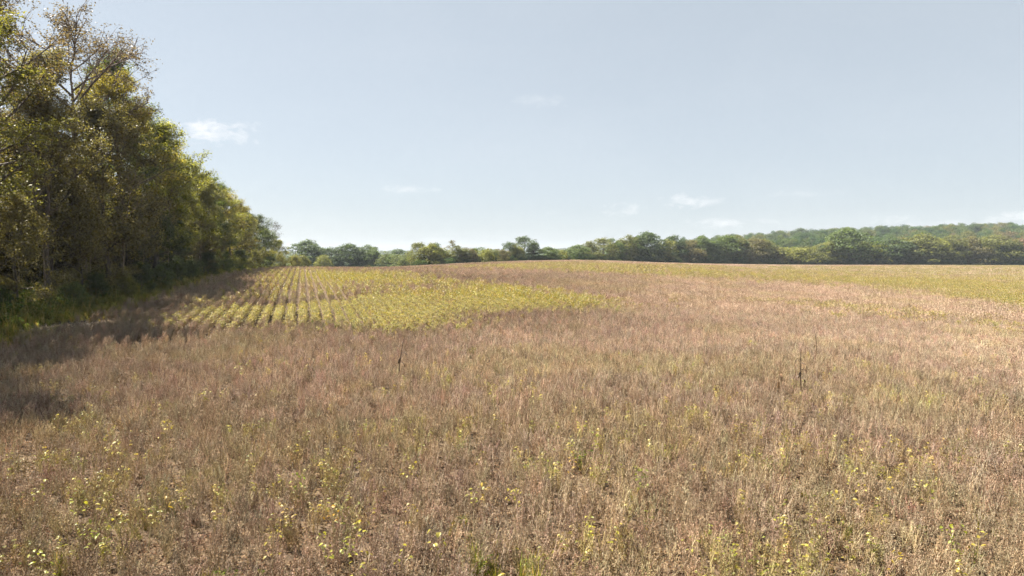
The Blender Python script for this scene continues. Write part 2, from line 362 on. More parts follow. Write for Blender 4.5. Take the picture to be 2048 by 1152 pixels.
# ------------------------------------------------------------------ trees
def unit(v): return v / (np.linalg.norm(v) + 1e-9)
def grow_tree(seed, H, cr, base, n_limb, n_sub, n_twig, leaves, lsize, spread, el=(15, 72), trunk_r=None, leaf_mat='leaf', keep=1.0, lean=0.0, top=.86, twigs=True, prof=0, sides=(7, 4, 3)):
    r = np.random.default_rng(seed); wood = MB(); ends = []
    tr = trunk_r or H * .0135
    nseg = 9; zs = np.linspace(0, H * top, nseg)
    wob = np.cumsum(r.normal(0, .012 * H / 3, (nseg, 2)), axis=0); wob[0] = 0
    ax = r.uniform(0, 6.28); wob += np.outer((zs / H) ** 1.5, [math.cos(ax), math.sin(ax)]) * lean * H
    T = np.c_[wob, zs]; rad = tr * (1 - .9 * (zs / (H * top)) ** .9) ; rad[0] *= 1.35
    wood.tube(T, np.maximum(rad, tr * .08), sides[0])
    def branch(p, d, L, r0, n, up, k):
        pts = [p]; d = unit(d)
        for i in range(n):
            d = unit(d + np.array([0, 0, up]) + r.normal(0, .13, 3)); pts.append(pts[-1] + d * L / n)
        pts = np.array(pts); wood.tube(pts, np.linspace(r0, r0 * .25, n + 1), k); return pts
    az0 = r.uniform(0, 6.28)
    for i in range(n_limb):
        t = (i + r.uniform(.1, .9)) / n_limb
        z = H * (base + (top - base) * t ** .9)
        P = np.array([np.interp(z, zs, T[:, 0]), np.interp(z, zs, T[:, 1]), z])
        az = az0 + i * 2.4 + r.normal(0, .3); e = R(el[0] + (el[1] - el[0]) * t ** 1.2 + r.normal(0, 7))
        pr = (.62 + .38 * math.sin(math.pi * min(1, t * .95 + .12))) * (1 - .28 * t ** 4) if prof == 0 else (1 - .72 * t)
        Lb = cr * pr * r.uniform(.75, 1.12)
        d = np.array([math.cos(az) * math.cos(e), math.sin(az) * math.cos(e), math.sin(e)])
        lp = branch(P, d, Lb, max(tr * .42 * (1 - .6 * t), .03), 5, .07, sides[1])
        for j in range(n_sub):
            f = .28 + .72 * (j + r.uniform(0, 1)) / n_sub; q = f * 5; a = min(int(q), 4); p = lp[a] + (lp[a + 1] - lp[a]) * (q - a)
            dd = unit(lp[a + 1] - lp[a]); sd = unit(dd * .75 + r.normal(0, .62, 3) + np.array([0, 0, .18]))
            Ls = Lb * (.22 + .30 * (1 - f)) * r.uniform(.7, 1.3) + .25
            if r.random() > keep + .25: continue
            sp = branch(p, sd, Ls, max(tr * .10, .012), 3, .05, sides[2])
            for k in range(n_twig):
                f2 = .25 + .75 * (k + r.uniform(0, 1)) / n_twig; q2 = f2 * 3; a2 = min(int(q2), 2); p2 = sp[a2] + (sp[a2 + 1] - sp[a2]) * (q2 - a2)
                td = unit(unit(sp[a2 + 1] - sp[a2]) * .5 + r.normal(0, .7, 3) + np.array([0, 0, .1])); tl = Ls * .3 * r.uniform(.6, 1.3) + .15
                e2 = p2 + td * tl
                if twigs: wood.tube(np.array([p2, (p2 + e2) / 2 + r.normal(0, .03, 3), e2]), [tr * .035 + .004, tr * .025 + .003, .003], 3)
                ends.append((p2 + e2) / 2); ends.append(e2)
    E = np.array(ends)
    if keep < 1:                                    # thinned crown: leaves survive in clumps only
        nz = fbm(E[:, 0] / 1.6 + 50 + E[:, 2] / 2.1, E[:, 1] / 1.6 + 50 - E[:, 2] / 1.7, seed, 2); E = E[nz > np.quantile(nz, 1 - keep)]
    c = E[r.integers(0, len(E), leaves)] + r.normal(0, spread, (leaves, 3)) * np.array([1, 1, .75])
    nrm = r.normal(0, 1, (leaves, 3)) + np.array([0, 0, .9]); nrm /= np.linalg.norm(nrm, axis=1)[:, None]
    t = np.cross(nrm, r.normal(0, 1, (leaves, 3))); t /= np.linalg.norm(t, axis=1)[:, None]; b = np.cross(nrm, t)
    s = lsize * r.uniform(.6, 1.4, (leaves, 1))
    V = np.stack([c - t * s * .55, c + b * s * .3 - t * s * .08, c + t * s * .6 - nrm * s * .12, c - b * s * .3 - t * s * .05], 1)
    return wood.mesh('trunk', [M['bark']], True), quads_mesh('crown', V, M[leaf_mat])

def grow_far(seed, H, cr, base, n_clump, per, lsize, taper=.0, lump=.34, flat=1.0):
    """tree seen from afar: short trunk, forked limbs, crown of many unequal leaf clumps"""
    r = np.random.default_rng(seed); wood = MB(); ax = r.normal(0, .03 * H, 2)
    T = np.array([[0, 0, 0], [ax[0] * .3, ax[1] * .3, H * .3], [ax[0] * .7, ax[1] * .7, H * .6], [ax[0], ax[1], H * .85]]); wood.tube(T, [H * .016, H * .012, H * .008, H * .003], 5)
    C = []; RAD = []
    zc = H * (base + 1) / 2; hz = H * (1 - base) / 2
    while len(C) < n_clump:
        p = r.normal(0, 1, 3); p /= np.linalg.norm(p); q = r.uniform(.35, 1) ** .45
        t = (p[2] * q + 1) / 2; w = (1 - taper * t) * (1 + .25 * math.sin(3 * math.atan2(p[1], p[0]) + seed))
        rad = cr * lump * r.uniform(.6, 1.25)
        if p[2] < 0: w *= min(1.0 / max(np.hypot(p[0], p[1]), .3), 1.6)
        c = np.array([p[0] * q * w * (cr - rad * .6) + ax[0] * t, p[1] * q * w * (cr - rad * .6) + ax[1] * t, zc + p[2] * q * (hz - rad * .55)]); C.append(c); RAD.append(rad)
        if len(C) % 3 == 0: s0 = T[1] + (T[2] - T[1]) * r.uniform(-.4, .9); wood.tube(np.array([s0, (s0 + c) / 2 + [0, 0, -.05 * H * .3], c]), [H * .006, H * .004, .01], 3)
    Q = []
    for c, rad in zip(C, RAD):
        n = int(per * (rad / (cr * lump)) ** 2 * r.uniform(.75, 1.2)); d = r.normal(0, 1, (n, 3)); d /= np.linalg.norm(d, axis=1)[:, None]; d[:, 2] = np.where(d[:, 2] < -.35, -d[:, 2], d[:, 2])
        p = c + d * rad * r.uniform(.6, 1.12, (n, 1)) * np.array([1.05, 1.05, 1.05 * flat]); nr = d * .6 + r.normal(0, .6, (n, 3)) + np.array([0, 0, .15]); nr /= np.linalg.norm(nr, axis=1)[:, None]
        t = np.cross(nr, r.normal(0, 1, (n, 3))); t /= np.linalg.norm(t, axis=1)[:, None]; b = np.cross(nr, t); s_ = lsize * r.uniform(.55, 1.4, (n, 1))
        Q.append(np.stack([p - t * s_ * .55, p + b * s_ * .36, p + t * s_ * .55, p - b * s_ * .36], 1))
    Q = np.concatenate(Q); Q[:, :, 2] = np.maximum(Q[:, :, 2], .05); r.shuffle(Q)
    return wood.mesh('trunk', [M['bark']], True), quads_mesh('crown', Q, M['farleaf'])
KINDS = {
    'tall':   grow_tree(1, 27, 6.6, .25, 20, 8, 5, 37000, .16, .27, el=(12, 74)),
    'tall2':  grow_tree(2, 26, 5.8, .22, 22, 8, 5, 37000, .16, .26, el=(20, 70)),
    'lanky':  grow_tree(3, 25, 5.2, .27, 18, 8, 5, 26000, .155, .26, el=(28, 76), lean=.05),
    'sparse': grow_tree(4, 28, 8.2, .42, 15, 10, 6, 9500, .135, .2, el=(16, 70), keep=.8, trunk_r=.36, top=.66),
    'sparse2': grow_tree(5, 26, 6.8, .38, 15, 9, 6, 8000, .15, .2, el=(24, 72), keep=.75, trunk_r=.32, top=.82),
    'mid':    grow_tree(6, 17, 4.9, .16, 20, 8, 4, 34000, .15, .25, el=(8, 72)),
    'mid2':   grow_tree(7, 16, 4.4, .13, 20, 8, 4, 32000, .145, .25, el=(14, 70), lean=.04),
    'small':  grow_tree(8, 10, 3.6, .06, 20, 7, 4, 24000, .13, .22, el=(5, 70)),
    'sapling': grow_tree(9, 9, 1.9, .35, 10, 5, 3, 1300, .16, .22, el=(30, 70), trunk_r=.055, keep=.7, lean=.08),
    'shrub':  grow_tree(10, 4.2, 2.3, .03, 16, 6, 4, 11000, .12, .22, el=(10, 75), trunk_r=.06),
    'shrub2': grow_tree(11, 3.4, 2.2, .03, 14, 6, 4, 8500, .12, .24, el=(2, 65), trunk_r=.05, lean=.1),
    # trees of the far hedgerow, seen 200 m and more away
    'far_round': grow_far(21, 12, 4.8, .02, 80, 120, .38, .1, .30),
    'far_oval':  grow_far(22, 13, 3.8, .02, 80, 100, .34, .3, .32),
    'far_open':  grow_far(23, 12, 4.4, .04, 66, 72, .33, .2, .28),
    'far_bush':  grow_far(24, 7, 4.2, -.05, 60, 100, .33, .25, .30),
    'far_slim':  grow_far(25, 13, 2.6, .0, 60, 70, .31, .45, .42),
    'far_dome':  grow_far(28, 12, 5.4, -.05, 90, 100, .38, .35, .27),
    'far_stalk': grow_tree(26, 12, 2.2, .55, 8, 5, 3, 420, .34, .28, el=(30, 70), leaf_mat='farleaf', twigs=True, keep=.8, sides=(5, 3, 3), trunk_r=.12),
    'far_pine':  grow_tree(27, 15, 4.4, .28, 16, 6, 3, 3000, .40, .30, el=(0, 35), leaf_mat='farleaf', twigs=False, keep=.7, prof=1, sides=(5, 3, 3)),
}
KH = {'tall': 27, 'tall2': 26, 'lanky': 25, 'sparse': 28, 'sparse2': 26, 'mid': 17, 'mid2': 16, 'small': 10, 'sapling': 9, 'shrub': 4.2, 'shrub2': 3.4,
      'far_round': 12, 'far_oval': 13, 'far_open': 12, 'far_bush': 7, 'far_dome': 12, 'far_slim': 13, 'far_stalk': 12, 'far_pine': 15}
KZ = {k: max(v.co.z for v in m[1].vertices) for k, m in KINDS.items()}
KW = {k: (np.quantile([v.co.x for v in list(m[1].vertices)[::7]], .96) - np.quantile([v.co.x for v in list(m[1].vertices)[::7]], .04)) for k, m in KINDS.items()}

OLIVE = (.18, .17, .058); YGREEN = (.225, .225, .062); GOLD = (.25, .21, .062); BROWN = (.165, .14, .07); DARK = (.065, .085, .034); GREEN = (.105, .13, .045); RUST = (.125, .09, .068)
def tree(kind, x, y, height, tint, label, cat='tree', group=None, name='tree', width=None, rz=None, bark=(1, 1, 1), dz=0.0):
    z = ground(x, y) - .05 + dz; s = height / KZ[kind]; sx = s if width is None else width / KW[kind]
    o = empty(name, (x, y, z), random.uniform(0, 6.28) if rz is None else rz, (sx, sx, s))
    for nm, me, c in (('trunk', KINDS[kind][0], bark), ('crown', KINDS[kind][1], tint)):
        p = bpy.data.objects.new(nm, me); p.color = (*c, 1); link(p, o)
    return tag(o, label, cat, group)
random.seed(5)

def tree_x(y): return edge_x(y) - np.interp(y, [20, 45, 90, 130, 175], [7.3, 6.8, 5.2, 3.8, 2.0])
# front of the wood, from the near end (beyond the left side of the view) to the far end
FRONT = [  # y, dx, kind, height, tint, label
    (27, -1, 'tall', 26.0, OLIVE, 'tall olive tree of the wood edge nearest to the viewer'),
    (35, 0, 'lanky', 24.0, BROWN, 'tall thin-crowned brownish tree, second nearest along the wood edge'),
    (43, -.5, 'tall2', 26.0, OLIVE, 'tall olive tree, third nearest along the wood edge'),
    (50, -2, 'sparse2', 24.5, RUST, 'tall thinning tree with grey-brown twigs at the left margin of the wood'),
    (53, .8, 'lanky', 18.5, BROWN, 'leaning brown-olive tree low at the left margin of the wood'),
    (57, -1, 'tall2', 21.0, BROWN, 'dark brownish tree beside the sparse tall tree, on its left'),
    (63, -1.2, 'sparse', 27.2, RUST, 'tallest tree, sparse rust-brown leaves and bare spreading limbs against the sky'),
    (64, 1, 'mid', 18.0, BROWN, 'brown shaded tree in front of the sparse tallest tree'),
    (69, .2, 'tall', 22.6, GOLD, 'golden-yellow tree just below the spreading limbs of the sparse tree'),
    (75, -2, 'tall2', 25.3, GREEN, 'tall dark green tree rising right of the sparse tallest tree'),
    (78, 1.2, 'mid', 19.2, YGREEN, 'bright yellow-green tree in front of the tall dark green one'),
    (84, -.5, 'lanky', 19.9, GREEN, 'slim open green tree with feathery right edge against the sky'),
    (88, .8, 'mid2', 15.4, OLIVE, 'olive tree below the slim feathery green tree'),
    (95, -.5, 'mid', 17.7, YGREEN, 'yellow-green tree halfway along the wood edge'),
    (101, .6, 'mid2', 15.4, OLIVE, 'bushy olive tree just beyond halfway along the wood edge'),
    (108, -.5, 'mid', 15.7, GREEN, 'open green tree with its crown against the sky in the far half of the wood'),
    (114, .5, 'mid2', 14.6, YGREEN, 'light yellow-green tree, sixth from the far end of the wood'),
    (121, 0, 'mid', 14.2, GOLD, 'golden-topped tree, fifth from the far end of the wood'),
    (129, 0, 'small', 12.5, OLIVE, 'round olive tree, fourth from the far end of the wood'),
    (138, 0, 'small', 11.9, DARK, 'dark green round tree, third from the far end of the wood'),
    (149, 0, 'small', 9.6, GREEN, 'small green tree, second from the far end of the wood'),
    (161, 1.5, 'small', 7.5, OLIVE, 'small brownish-olive tree at the very far end of the wood'),
]
for y, dx, k, h, c, lab in FRONT:
    tree(k, tree_x(y) + dx, y, h, c, lab, group='trees along the front of the wood', bark=(.7, .66, .64) if k != 'sparse' else (.9, .78, .74), width=KW[k] * h / KZ[k] * 1.16)
# thin trunks that show pale inside the shaded edge of the wood
ORD = ['first', 'second', 'third', 'fourth', 'fifth', 'sixth', 'seventh', 'eighth', 'ninth', 'tenth', 'eleventh', 'twelfth', 'thirteenth', 'fourteenth', 'farthest']
sap = [(49, 2.2), (52, -1.2), (56, 2.4), (59, .6), (62, 3.0), (66, -1), (70, 2.2), (73, -2), (77, 3), (81, .8), (86, 2), (91, 1.2), (97, 1.8), (104, .8)]
for i, (y, dx) in enumerate(sap):
    tree('sapling', tree_x(y) + dx, y, random.uniform(8, 12.5), BROWN, 'thin-stemmed young tree in the shade under the wood edge, %s counted from the near end' % ORD[i], 'young tree', 'young trees in the shade of the wood', 'young_tree', bark=(1.35, 1.25, 1.15))
THICK = [(46, 1.5, 'small', 8.5, BROWN, 'brown'), (51, 1.2, 'mid2', 11, DARK, 'dark green'), (56, 1.8, 'small', 9, BROWN, 'brown'), (60, 1.4, 'mid2', 12, OLIVE, 'olive'), (66, 2.0, 'small', 9, BROWN, 'brown'), (70.5, 1.6, 'mid2', 11, BROWN, 'brown'),
         (75, 2.0, 'small', 8.5, DARK, 'dark green'), (81, 1.8, 'small', 9.5, BROWN, 'brown'), (86, 1.8, 'small', 8, DARK, 'dark green'), (92, 1.6, 'small', 9, OLIVE, 'olive'), (99, 1.6, 'small', 8.5, BROWN, 'brown'), (106, 1.4, 'small', 8, DARK, 'dark green')]
for i, (y, dx, k, h, c, cn) in enumerate(THICK[::2]):
    tree(k, tree_x(y) + dx, y, h, c, 'low-branched %s understory tree at the wood edge, %s from the near end' % (cn, ORD[i]), 'tree', 'understory trees of the wood edge', 'understory_tree', bark=(.6, .56, .54))
SH = [(44, 1.5, 'shrub', 2.4, DARK), (50, 3.6, 'shrub2', 2.4, GREEN), (55, 3.4, 'shrub', 2.8, DARK), (60, 3.9, 'shrub2', 2.6, OLIVE), (66, 3.4, 'shrub', 3.4, DARK),
      (72, 3.5, 'shrub2', 2.8, GREEN), (80, 3.2, 'shrub', 3.6, DARK), (89, 2.8, 'shrub2', 3.0, GREEN), (98, 2.6, 'shrub', 4.0, DARK), (108, 2.2, 'shrub', 4.2, GREEN),
      (118, 2.2, 'shrub', 4.4, DARK), (133, 1.8, 'shrub', 4.4, OLIVE), (145, 2.0, 'shrub', 4.2, DARK), (156, 2.5, 'shrub2', 4.0, OLIVE), (168, 4.5, 'shrub', 4.0, OLIVE)]
CN = {DARK: 'dark green', GREEN: 'green', OLIVE: 'olive'}
for i, (y, dx, k, h, c) in enumerate(SH):
    tree(k, tree_x(y) + dx, y, h, c, '%s shrub at the foot of the wood edge, %s counted from the near end' % (CN[c], ORD[i]), 'shrub', 'shrubs at the foot of the wood', 'shrub')

# inside of the wood: uncountable trunks and crowns behind the front trees
def build_wood_inside():
    r = np.random.default_rng(77); P = []; idx = []; sc_ = []
    names = ['tall', 'tall2', 'lanky', 'mid', 'mid2', 'sapling', 'shrub']
    protos = []
    mats = mat_island('wood_leaf', [(0, (.03, .026, .014)), (.5, (.055, .044, .022)), (.85, (.085, .06, .03)), (1, (.12, .092, .035))], .35, .5, 0, tint=(1.2, 1.2, .6))  # brown leaves, darkened in colour for the shade inside the wood
    for k in names:
        t, c = KINDS[k]; nt_, nv = len(t.polygons), len(t.vertices)
        me = bpy.data.meshes.new('wood_' + k)
        cv = np.empty(len(c.vertices) * 3, np.float32); c.vertices.foreach_get('co', cv); cv = cv.reshape(-1, 4, 3)[::2].reshape(-1, 3)
        tv = np.empty(nv * 3, np.float32); t.vertices.foreach_get('co', tv)
        V = np.concatenate([tv.reshape(-1, 3), cv]); fc = [tuple(p.vertices) for p in t.polygons] + [tuple(range(nv + 4 * i, nv + 4 * i + 4)) for i in range(len(cv) // 4)]
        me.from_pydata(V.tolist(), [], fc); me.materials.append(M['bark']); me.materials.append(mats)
        me.polygons.foreach_set('material_index', [0] * nt_ + [1] * (len(fc) - nt_)); me.update(); protos.append(me)
    for rank, off in enumerate([4.5, 9, 13.5, 18.5, 24, 31, 40]):
        y = 26.0 + rank * 2
        while y < 172 - off * .4:
            yy = y + r.normal(0, 1); x = tree_x(yy) - off + r.normal(0, 1)
            hmax = np.interp(yy, [20, 60, 80, 100, 120, 140, 175], [18.5, 18, 16, 12.5, 10, 8, 5.5])
            k = r.integers(0, 5) if hmax > 15 else r.integers(3, 5)
            P.append((x, yy, ground(x, yy) - .05)); idx.append(k); s = hmax * r.uniform(.82, 1.0) / KZ[names[k]]; sc_.append((s, s, s))
            if rank < 5:
                for q in range(3):
                    x2 = x + r.uniform(-3, 3); y2 = yy + r.uniform(-3, 3); k2 = r.choice([5, 6, 6]); P.append((x2, y2, ground(x2, y2) - .05)); idx.append(k2); s = r.uniform(.7, 1.5); sc_.append((s, s, s))
            y += r.uniform(4.5, 7)
    n = len(P)
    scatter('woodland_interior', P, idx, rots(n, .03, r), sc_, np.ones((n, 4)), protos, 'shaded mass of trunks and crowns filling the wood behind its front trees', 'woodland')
build_wood_inside()

# ------------------------------------------------------------------ far trees and hedgerow
def hedge_depth(px): return np.interp(px, [560, 800, 840, 1000, 1150, 1300, 1450, 2048, 2500], [300, 300, 228, 242, 268, 310, 332, 354, 370])
def c_(c, k=1.0): return tuple(v * k for v in c)
FG = (.105, .145, .058); FD = (.076, .108, .055); FY = (.195, .205, .06); FO = (.145, .155, .06); FB = (.14, .128, .068); FR = (.19, .125, .085); FP = (.14, .17, .08)
HEDGE = [  # px, top py, width px, kind, tint, label, depth or None
    (600, 512, 30, 'far_bush', FO, 'low olive bush just past the end of the wood', 190),
    (613, 486, 50, 'far_round', FD, 'lone round dark green tree just right of the end of the wood', 300),
    (646, 513, 24, 'far_bush', FY, 'low yellow-green bush between the lone round tree and the dark group', 290),
    (664, 499, 36, 'far_open', FD, 'grey-green tree with gaps at the left of the dark far group', 300),
    (703, 493, 50, 'far_round', FD, 'broadest dark green tree in the middle of the dark far group', 305),
    (728, 495, 34, 'far_oval', FG, 'green tree against the right side of the broadest dark one', 310),
    (749, 500, 28, 'far_oval', FG, 'smaller green tree ending the dark far group on the right', 305),
    (772, 507, 22, 'far_slim', FP, 'small pale green tree in the low gap of the far trees', 290),
    (784, 511, 18, 'far_slim', FG, 'tiny green tree in the low gap of the far trees', 285),
    (798, 501, 38, 'far_dome', FD, 'bluish rounded tree farther off behind the low gap', 430),
    (798, 512, 20, 'far_oval', FP, 'small rounded pale tree in front of the bluish one', 270),
    (817, 508, 26, 'far_bush', FP, 'pale bush at the left foot of the hedgerow', 250),
    (840, 489, 34, 'far_open', FO, 'feathery olive tree at the left end of the hedgerow', None),
    (858, 491, 30, 'far_oval', FY, 'yellowish tree second from the left end of the hedgerow', None),
    (874, 490, 22, 'far_open', FG, 'twiggy green tree between two yellowish hedgerow trees', None),
    (884, 498, 34, 'far_bush', FY, 'low yellow-green bush left of the lone bare-stemmed tree', None),
    (905, 486, 14, 'far_stalk', FB, 'thin bare-stemmed tree with a tuft of leaves above the hedgerow', None),
    (921, 495, 30, 'far_oval', FO, 'olive tree just right of the bare-stemmed one', None),
    (939, 499, 26, 'far_bush', FB, 'rusty brown bush in the left part of the hedgerow', None),
    (955, 498, 26, 'far_bush', FG, 'green bush right of the rusty brown one', None),
    (972, 500, 28, 'far_bush', FY, 'yellow-green bush in the lowest stretch of the hedgerow', None),
    (990, 501, 24, 'far_bush', FP, 'greyish pale bush in the lowest stretch of the hedgerow', None),
    (1003, 501, 26, 'far_bush', FB, 'brownish bush left of the tall dark pair of trees', None),
    (1020, 488, 26, 'far_open', FD, 'spiky dark tree at the left of the tall dark pair', None),
    (1034, 492, 20, 'far_oval', FY, 'yellow-green slender tree squeezed beside the tall dark tree', None),
    (1048, 477, 34, 'far_open', FD, 'tallest dark tree of the hedgerow above the knoll', None),
    (1067, 484, 17, 'far_slim', FD, 'slim dark tree close to the tallest dark one above the knoll', None),
    (1092, 497, 34, 'far_round', FG, 'rounded grey-green bush behind the top of the knoll', None),
    (1118, 502, 30, 'far_bush', FY, 'low yellow-green bush behind the top of the knoll', None),
    (1140, 500, 32, 'far_bush', FG, 'low green bush just right of the top of the knoll', None),
    (1160, 493, 34, 'far_round', FG, 'green bush where the hedgerow begins to rise on the right', None),
    (1178, 486, 30, 'far_dome', FO, 'rounded olive tree first of the rising right-hand row', None),
    (1206, 480, 36, 'far_open', FO, 'twiggy olive tree with two bare spikes on top', None),
    (1230, 482, 28, 'far_oval', FG, 'narrow green tree right of the twiggy olive one', None),
    (1250, 476, 32, 'far_oval', FO, 'orange-tinged olive tree left of the highest dark one', None),
    (1270, 478, 30, 'far_oval', FG, 'green tree touching the highest dark one on its left', None),
    (1295, 470, 48, 'far_round', FD, 'highest dark green tree in the right-hand row', None),
    (1324, 484, 32, 'far_oval', FY, 'light yellow-green tree right of the highest dark one', None),
    (1347, 476, 36, 'far_round', FD, 'dark pointed tree between a yellow-green and a brownish one', None),
    (1380, 484, 46, 'far_dome', FB, 'broad brownish tree right of the dark pointed one', None),
    (1408, 477, 34, 'far_oval', FG, 'green tree with a pointed top before the wooded hill begins', None),
    (1426, 483, 20, 'far_slim', FD, 'narrow dark tree at the left foot of the wooded hill', None),
    (1455, 476, 52, 'far_round', FG, 'large bright green tree at the left foot of the wooded hill', None),
    (1478, 476, 34, 'far_oval', FO, 'olive-topped tree against the large bright green one', None),
    (1504, 481, 44, 'far_open', FB, 'brown-olive open tree with a pale stem in the right-hand row', None),
    (1530, 484, 36, 'far_round', FO, 'olive tree right of the brown-olive open one', None),
    (1552, 497, 34, 'far_bush', FB, 'low dark brown bush in the dip of the right-hand row', None),
    (1582, 498, 56, 'far_bush', FY, 'wide yellow-olive bush in the dip of the right-hand row', None),
    (1618, 496, 46, 'far_bush', FO, 'wide olive bush right of the yellow-olive one', None),
    (1648, 490, 44, 'far_dome', FO, 'rounded olive tree left of the big oval green one', None),
    (1668, 486, 30, 'far_oval', FY, 'yellow-topped tree half hidden by the big oval green one', None),
    (1698, 464, 58, 'far_round', FG, 'big oval dense green tree standing above the right-hand row', None),
    (1736, 488, 44, 'far_bush', FY, 'yellowish bushy tree right of the big oval green one', None),
    (1775, 482, 56, 'far_round', FD, 'dark green rounded tree beside the yellowish bushy one', None),
    (1812, 484, 44, 'far_dome', FO, 'olive tree left of the broad olive-yellow one', None),
    (1838, 474, 56, 'far_round', FO, 'broad olive-yellow tree in the right part of the row', None),
    (1862, 484, 36, 'far_open', FB, 'grey-brown thin tree left of the bright yellow-green one', None),
    (1882, 482, 30, 'far_oval', c_(FY, 1.25), 'brightest yellow-green tree of the right-hand row', None),
    (1905, 476, 36, 'far_round', FO, 'olive tree touching the brightest one on its right', None),
    (1938, 478, 50, 'far_dome', FB, 'brownish tree in the right end of the row', None),
    (1962, 482, 40, 'far_oval', FO, 'olive tree right of the brownish one near the end', None),
    (1992, 476, 50, 'far_round', FO, 'large olive tree near the right margin', None),
    (2020, 488, 40, 'far_bush', FG, 'green bush at the foot of the last trees on the right', None),
    (2044, 480, 46, 'far_open', FR, 'reddish-brown tree cut by the right margin', None),
    (2095, 478, 60, 'far_round', FO, 'olive tree just beyond the right margin', None),
]
for px, py, w, k, c, lab, dep in HEDGE:
    d = float(hedge_depth(px)) if dep is None else dep
    d += random.uniform(-2, 4) if dep is None else 0
    x, y = at_depth(px, d); z = ground(x, y)
    h = (CAMZ + (512 - py) / F * d - z) * 1.15
    tree(k, x, y, max(h, 3.0), c, lab, group='trees of the far hedgerow' if dep is None else 'far trees beyond the left crest', name='bush' if 'bush' in lab and 'bushy' not in lab else 'tree', cat='bush' if 'bush' in lab and 'bushy' not in lab else 'tree', width=w / F * d * 1.22)

def joined(name, k, keep, leafmat):
    c = KINDS[k][1]; cv = np.empty(len(c.vertices) * 3, np.float32); c.vertices.foreach_get('co', cv); cv = cv.reshape(-1, 4, 3)
    n = len(cv); cv = cv[:int(n * keep)]; return quads_mesh(name, cv, leafmat)
def build_far_woods():
    r = np.random.default_rng(31)
    ug = [joined('brush_a', 'far_bush', .8, M['hillleaf']), joined('brush_b', 'far_round', .6, M['hillleaf'])]
    P = []; idx = []; sc_ = []
    for px in np.arange(560, 2300, 4.0):
        for q in range(2):
            d = float(hedge_depth(px)) + r.uniform(-3, 7); x, y = at_depth(px + r.uniform(-2, 2), d)
            h = r.uniform(1.8, 4.2) * (1.15 if px > 1150 else .9); k = 0; P.append((x, y, ground(x, y) - .1)); idx.append(k); s = h / KZ['far_bush']; sc_.append((s * 1.3, s * 1.3, s))
    scatter('hedgerow_undergrowth', P, idx, rots(len(P), .05, r), sc_, np.ones((len(P), 4)), ug, 'dark tangled brush along the foot of the far hedgerow', 'brush')
    hp = [joined('hill_tree_a', 'far_round', .5, M['hillleaf']), joined('hill_tree_b', 'far_oval', .55, M['hillleaf']), joined('hill_tree_c', 'far_dome', .5, M['hillleaf']), joined('hill_tree_d', 'far_open', .9, M['hillleaf'])]
    kz = [KZ['far_round'], KZ['far_oval'], KZ['far_dome'], KZ['far_open']]
    n = 9000; y = r.uniform(430, 860, n); x = r.uniform(120, 900, n)
    ok = (x < y * 1.02) & (x > 150 + (y - 430) * .1 + 30 * vnoise(y / 40, y * 0, 3)) & (ground(x, y) > -.5)
    x, y = x[ok], y[ok]
    # keep a spacing between the crowns
    cell = {}; sel = []
    for i in range(len(x)):
        a = (int(x[i] // 10.5), int(y[i] // 11))
        if a in cell: continue
        cell[a] = 1; sel.append(i)
    x, y = x[sel], y[sel]; n = len(x)
    idx = r.choice([0, 0, 1, 1, 2, 3], n); h = r.uniform(9, 21, n) * np.where(idx == 2, .8, 1); s = h / np.array(kz)[idx]; x = x + r.normal(0, 2, n)
    scatter('hillside_wood', np.c_[x, y, ground(x, y) - .3], idx, rots(n, .04, r), np.c_[s * 1.25, s * 1.25, s], np.ones((n, 4)), hp, 'mixed green autumn wood covering the low hill behind the hedgerow on the right', 'woodland')
    # thin belt of far woods on the low ground and the distant ridge
    n = 2600; x = r.uniform(-1100, 500, n); y = np.where(r.random(n) < .35, r.uniform(640, 900, n), r.uniform(2350, 2620, n))
    keep = np.abs(x) < y * .5; x, y = x[keep], y[keep]; n = len(x)
    idx = r.choice([0, 1, 2], n); h = r.uniform(4, 8, n) * np.where(y > 2000, 1.4, .9); s = h / np.array(kz)[idx]
    scatter('distant_woods', np.c_[x, y, ground(x, y) - .5], idx, rots(n, .04, r), np.c_[s * 1.8, s * 1.8, s], np.ones((n, 4)), hp, 'hazy blue wooded ridge far beyond the gap in the trees', 'woodland')
build_far_woods()
for px, py, w, k, c, lab, d in [(1929, 462, 24, 'far_pine', FD, 'small dark layered pine on the hill skyline, left of the other', 640), (1957, 448, 34, 'far_pine', FD, 'tall dark layered pine on the hill skyline', 650),
                                (1692, 453, 46, 'far_round', FD, 'dark rounded tree on the hill skyline directly above the big oval green tree', 720), (1596, 455, 36, 'far_round', FD, 'dark tree bulging from the left part of the hill skyline', 740),
                                (1815, 459, 40, 'far_round', FG, 'green round tree on the hill skyline right of its dip', 700), (1860, 456, 40, 'far_round', FD, 'dark green broad tree on the hill skyline left of the pines', 690)]:
    x, y = at_depth(px, d); z = ground(x, y); tree(k, x, y, max(8, CAMZ + (512 - py) / F * d - z), c, lab, group='trees on the hill skyline', width=w / F * d)

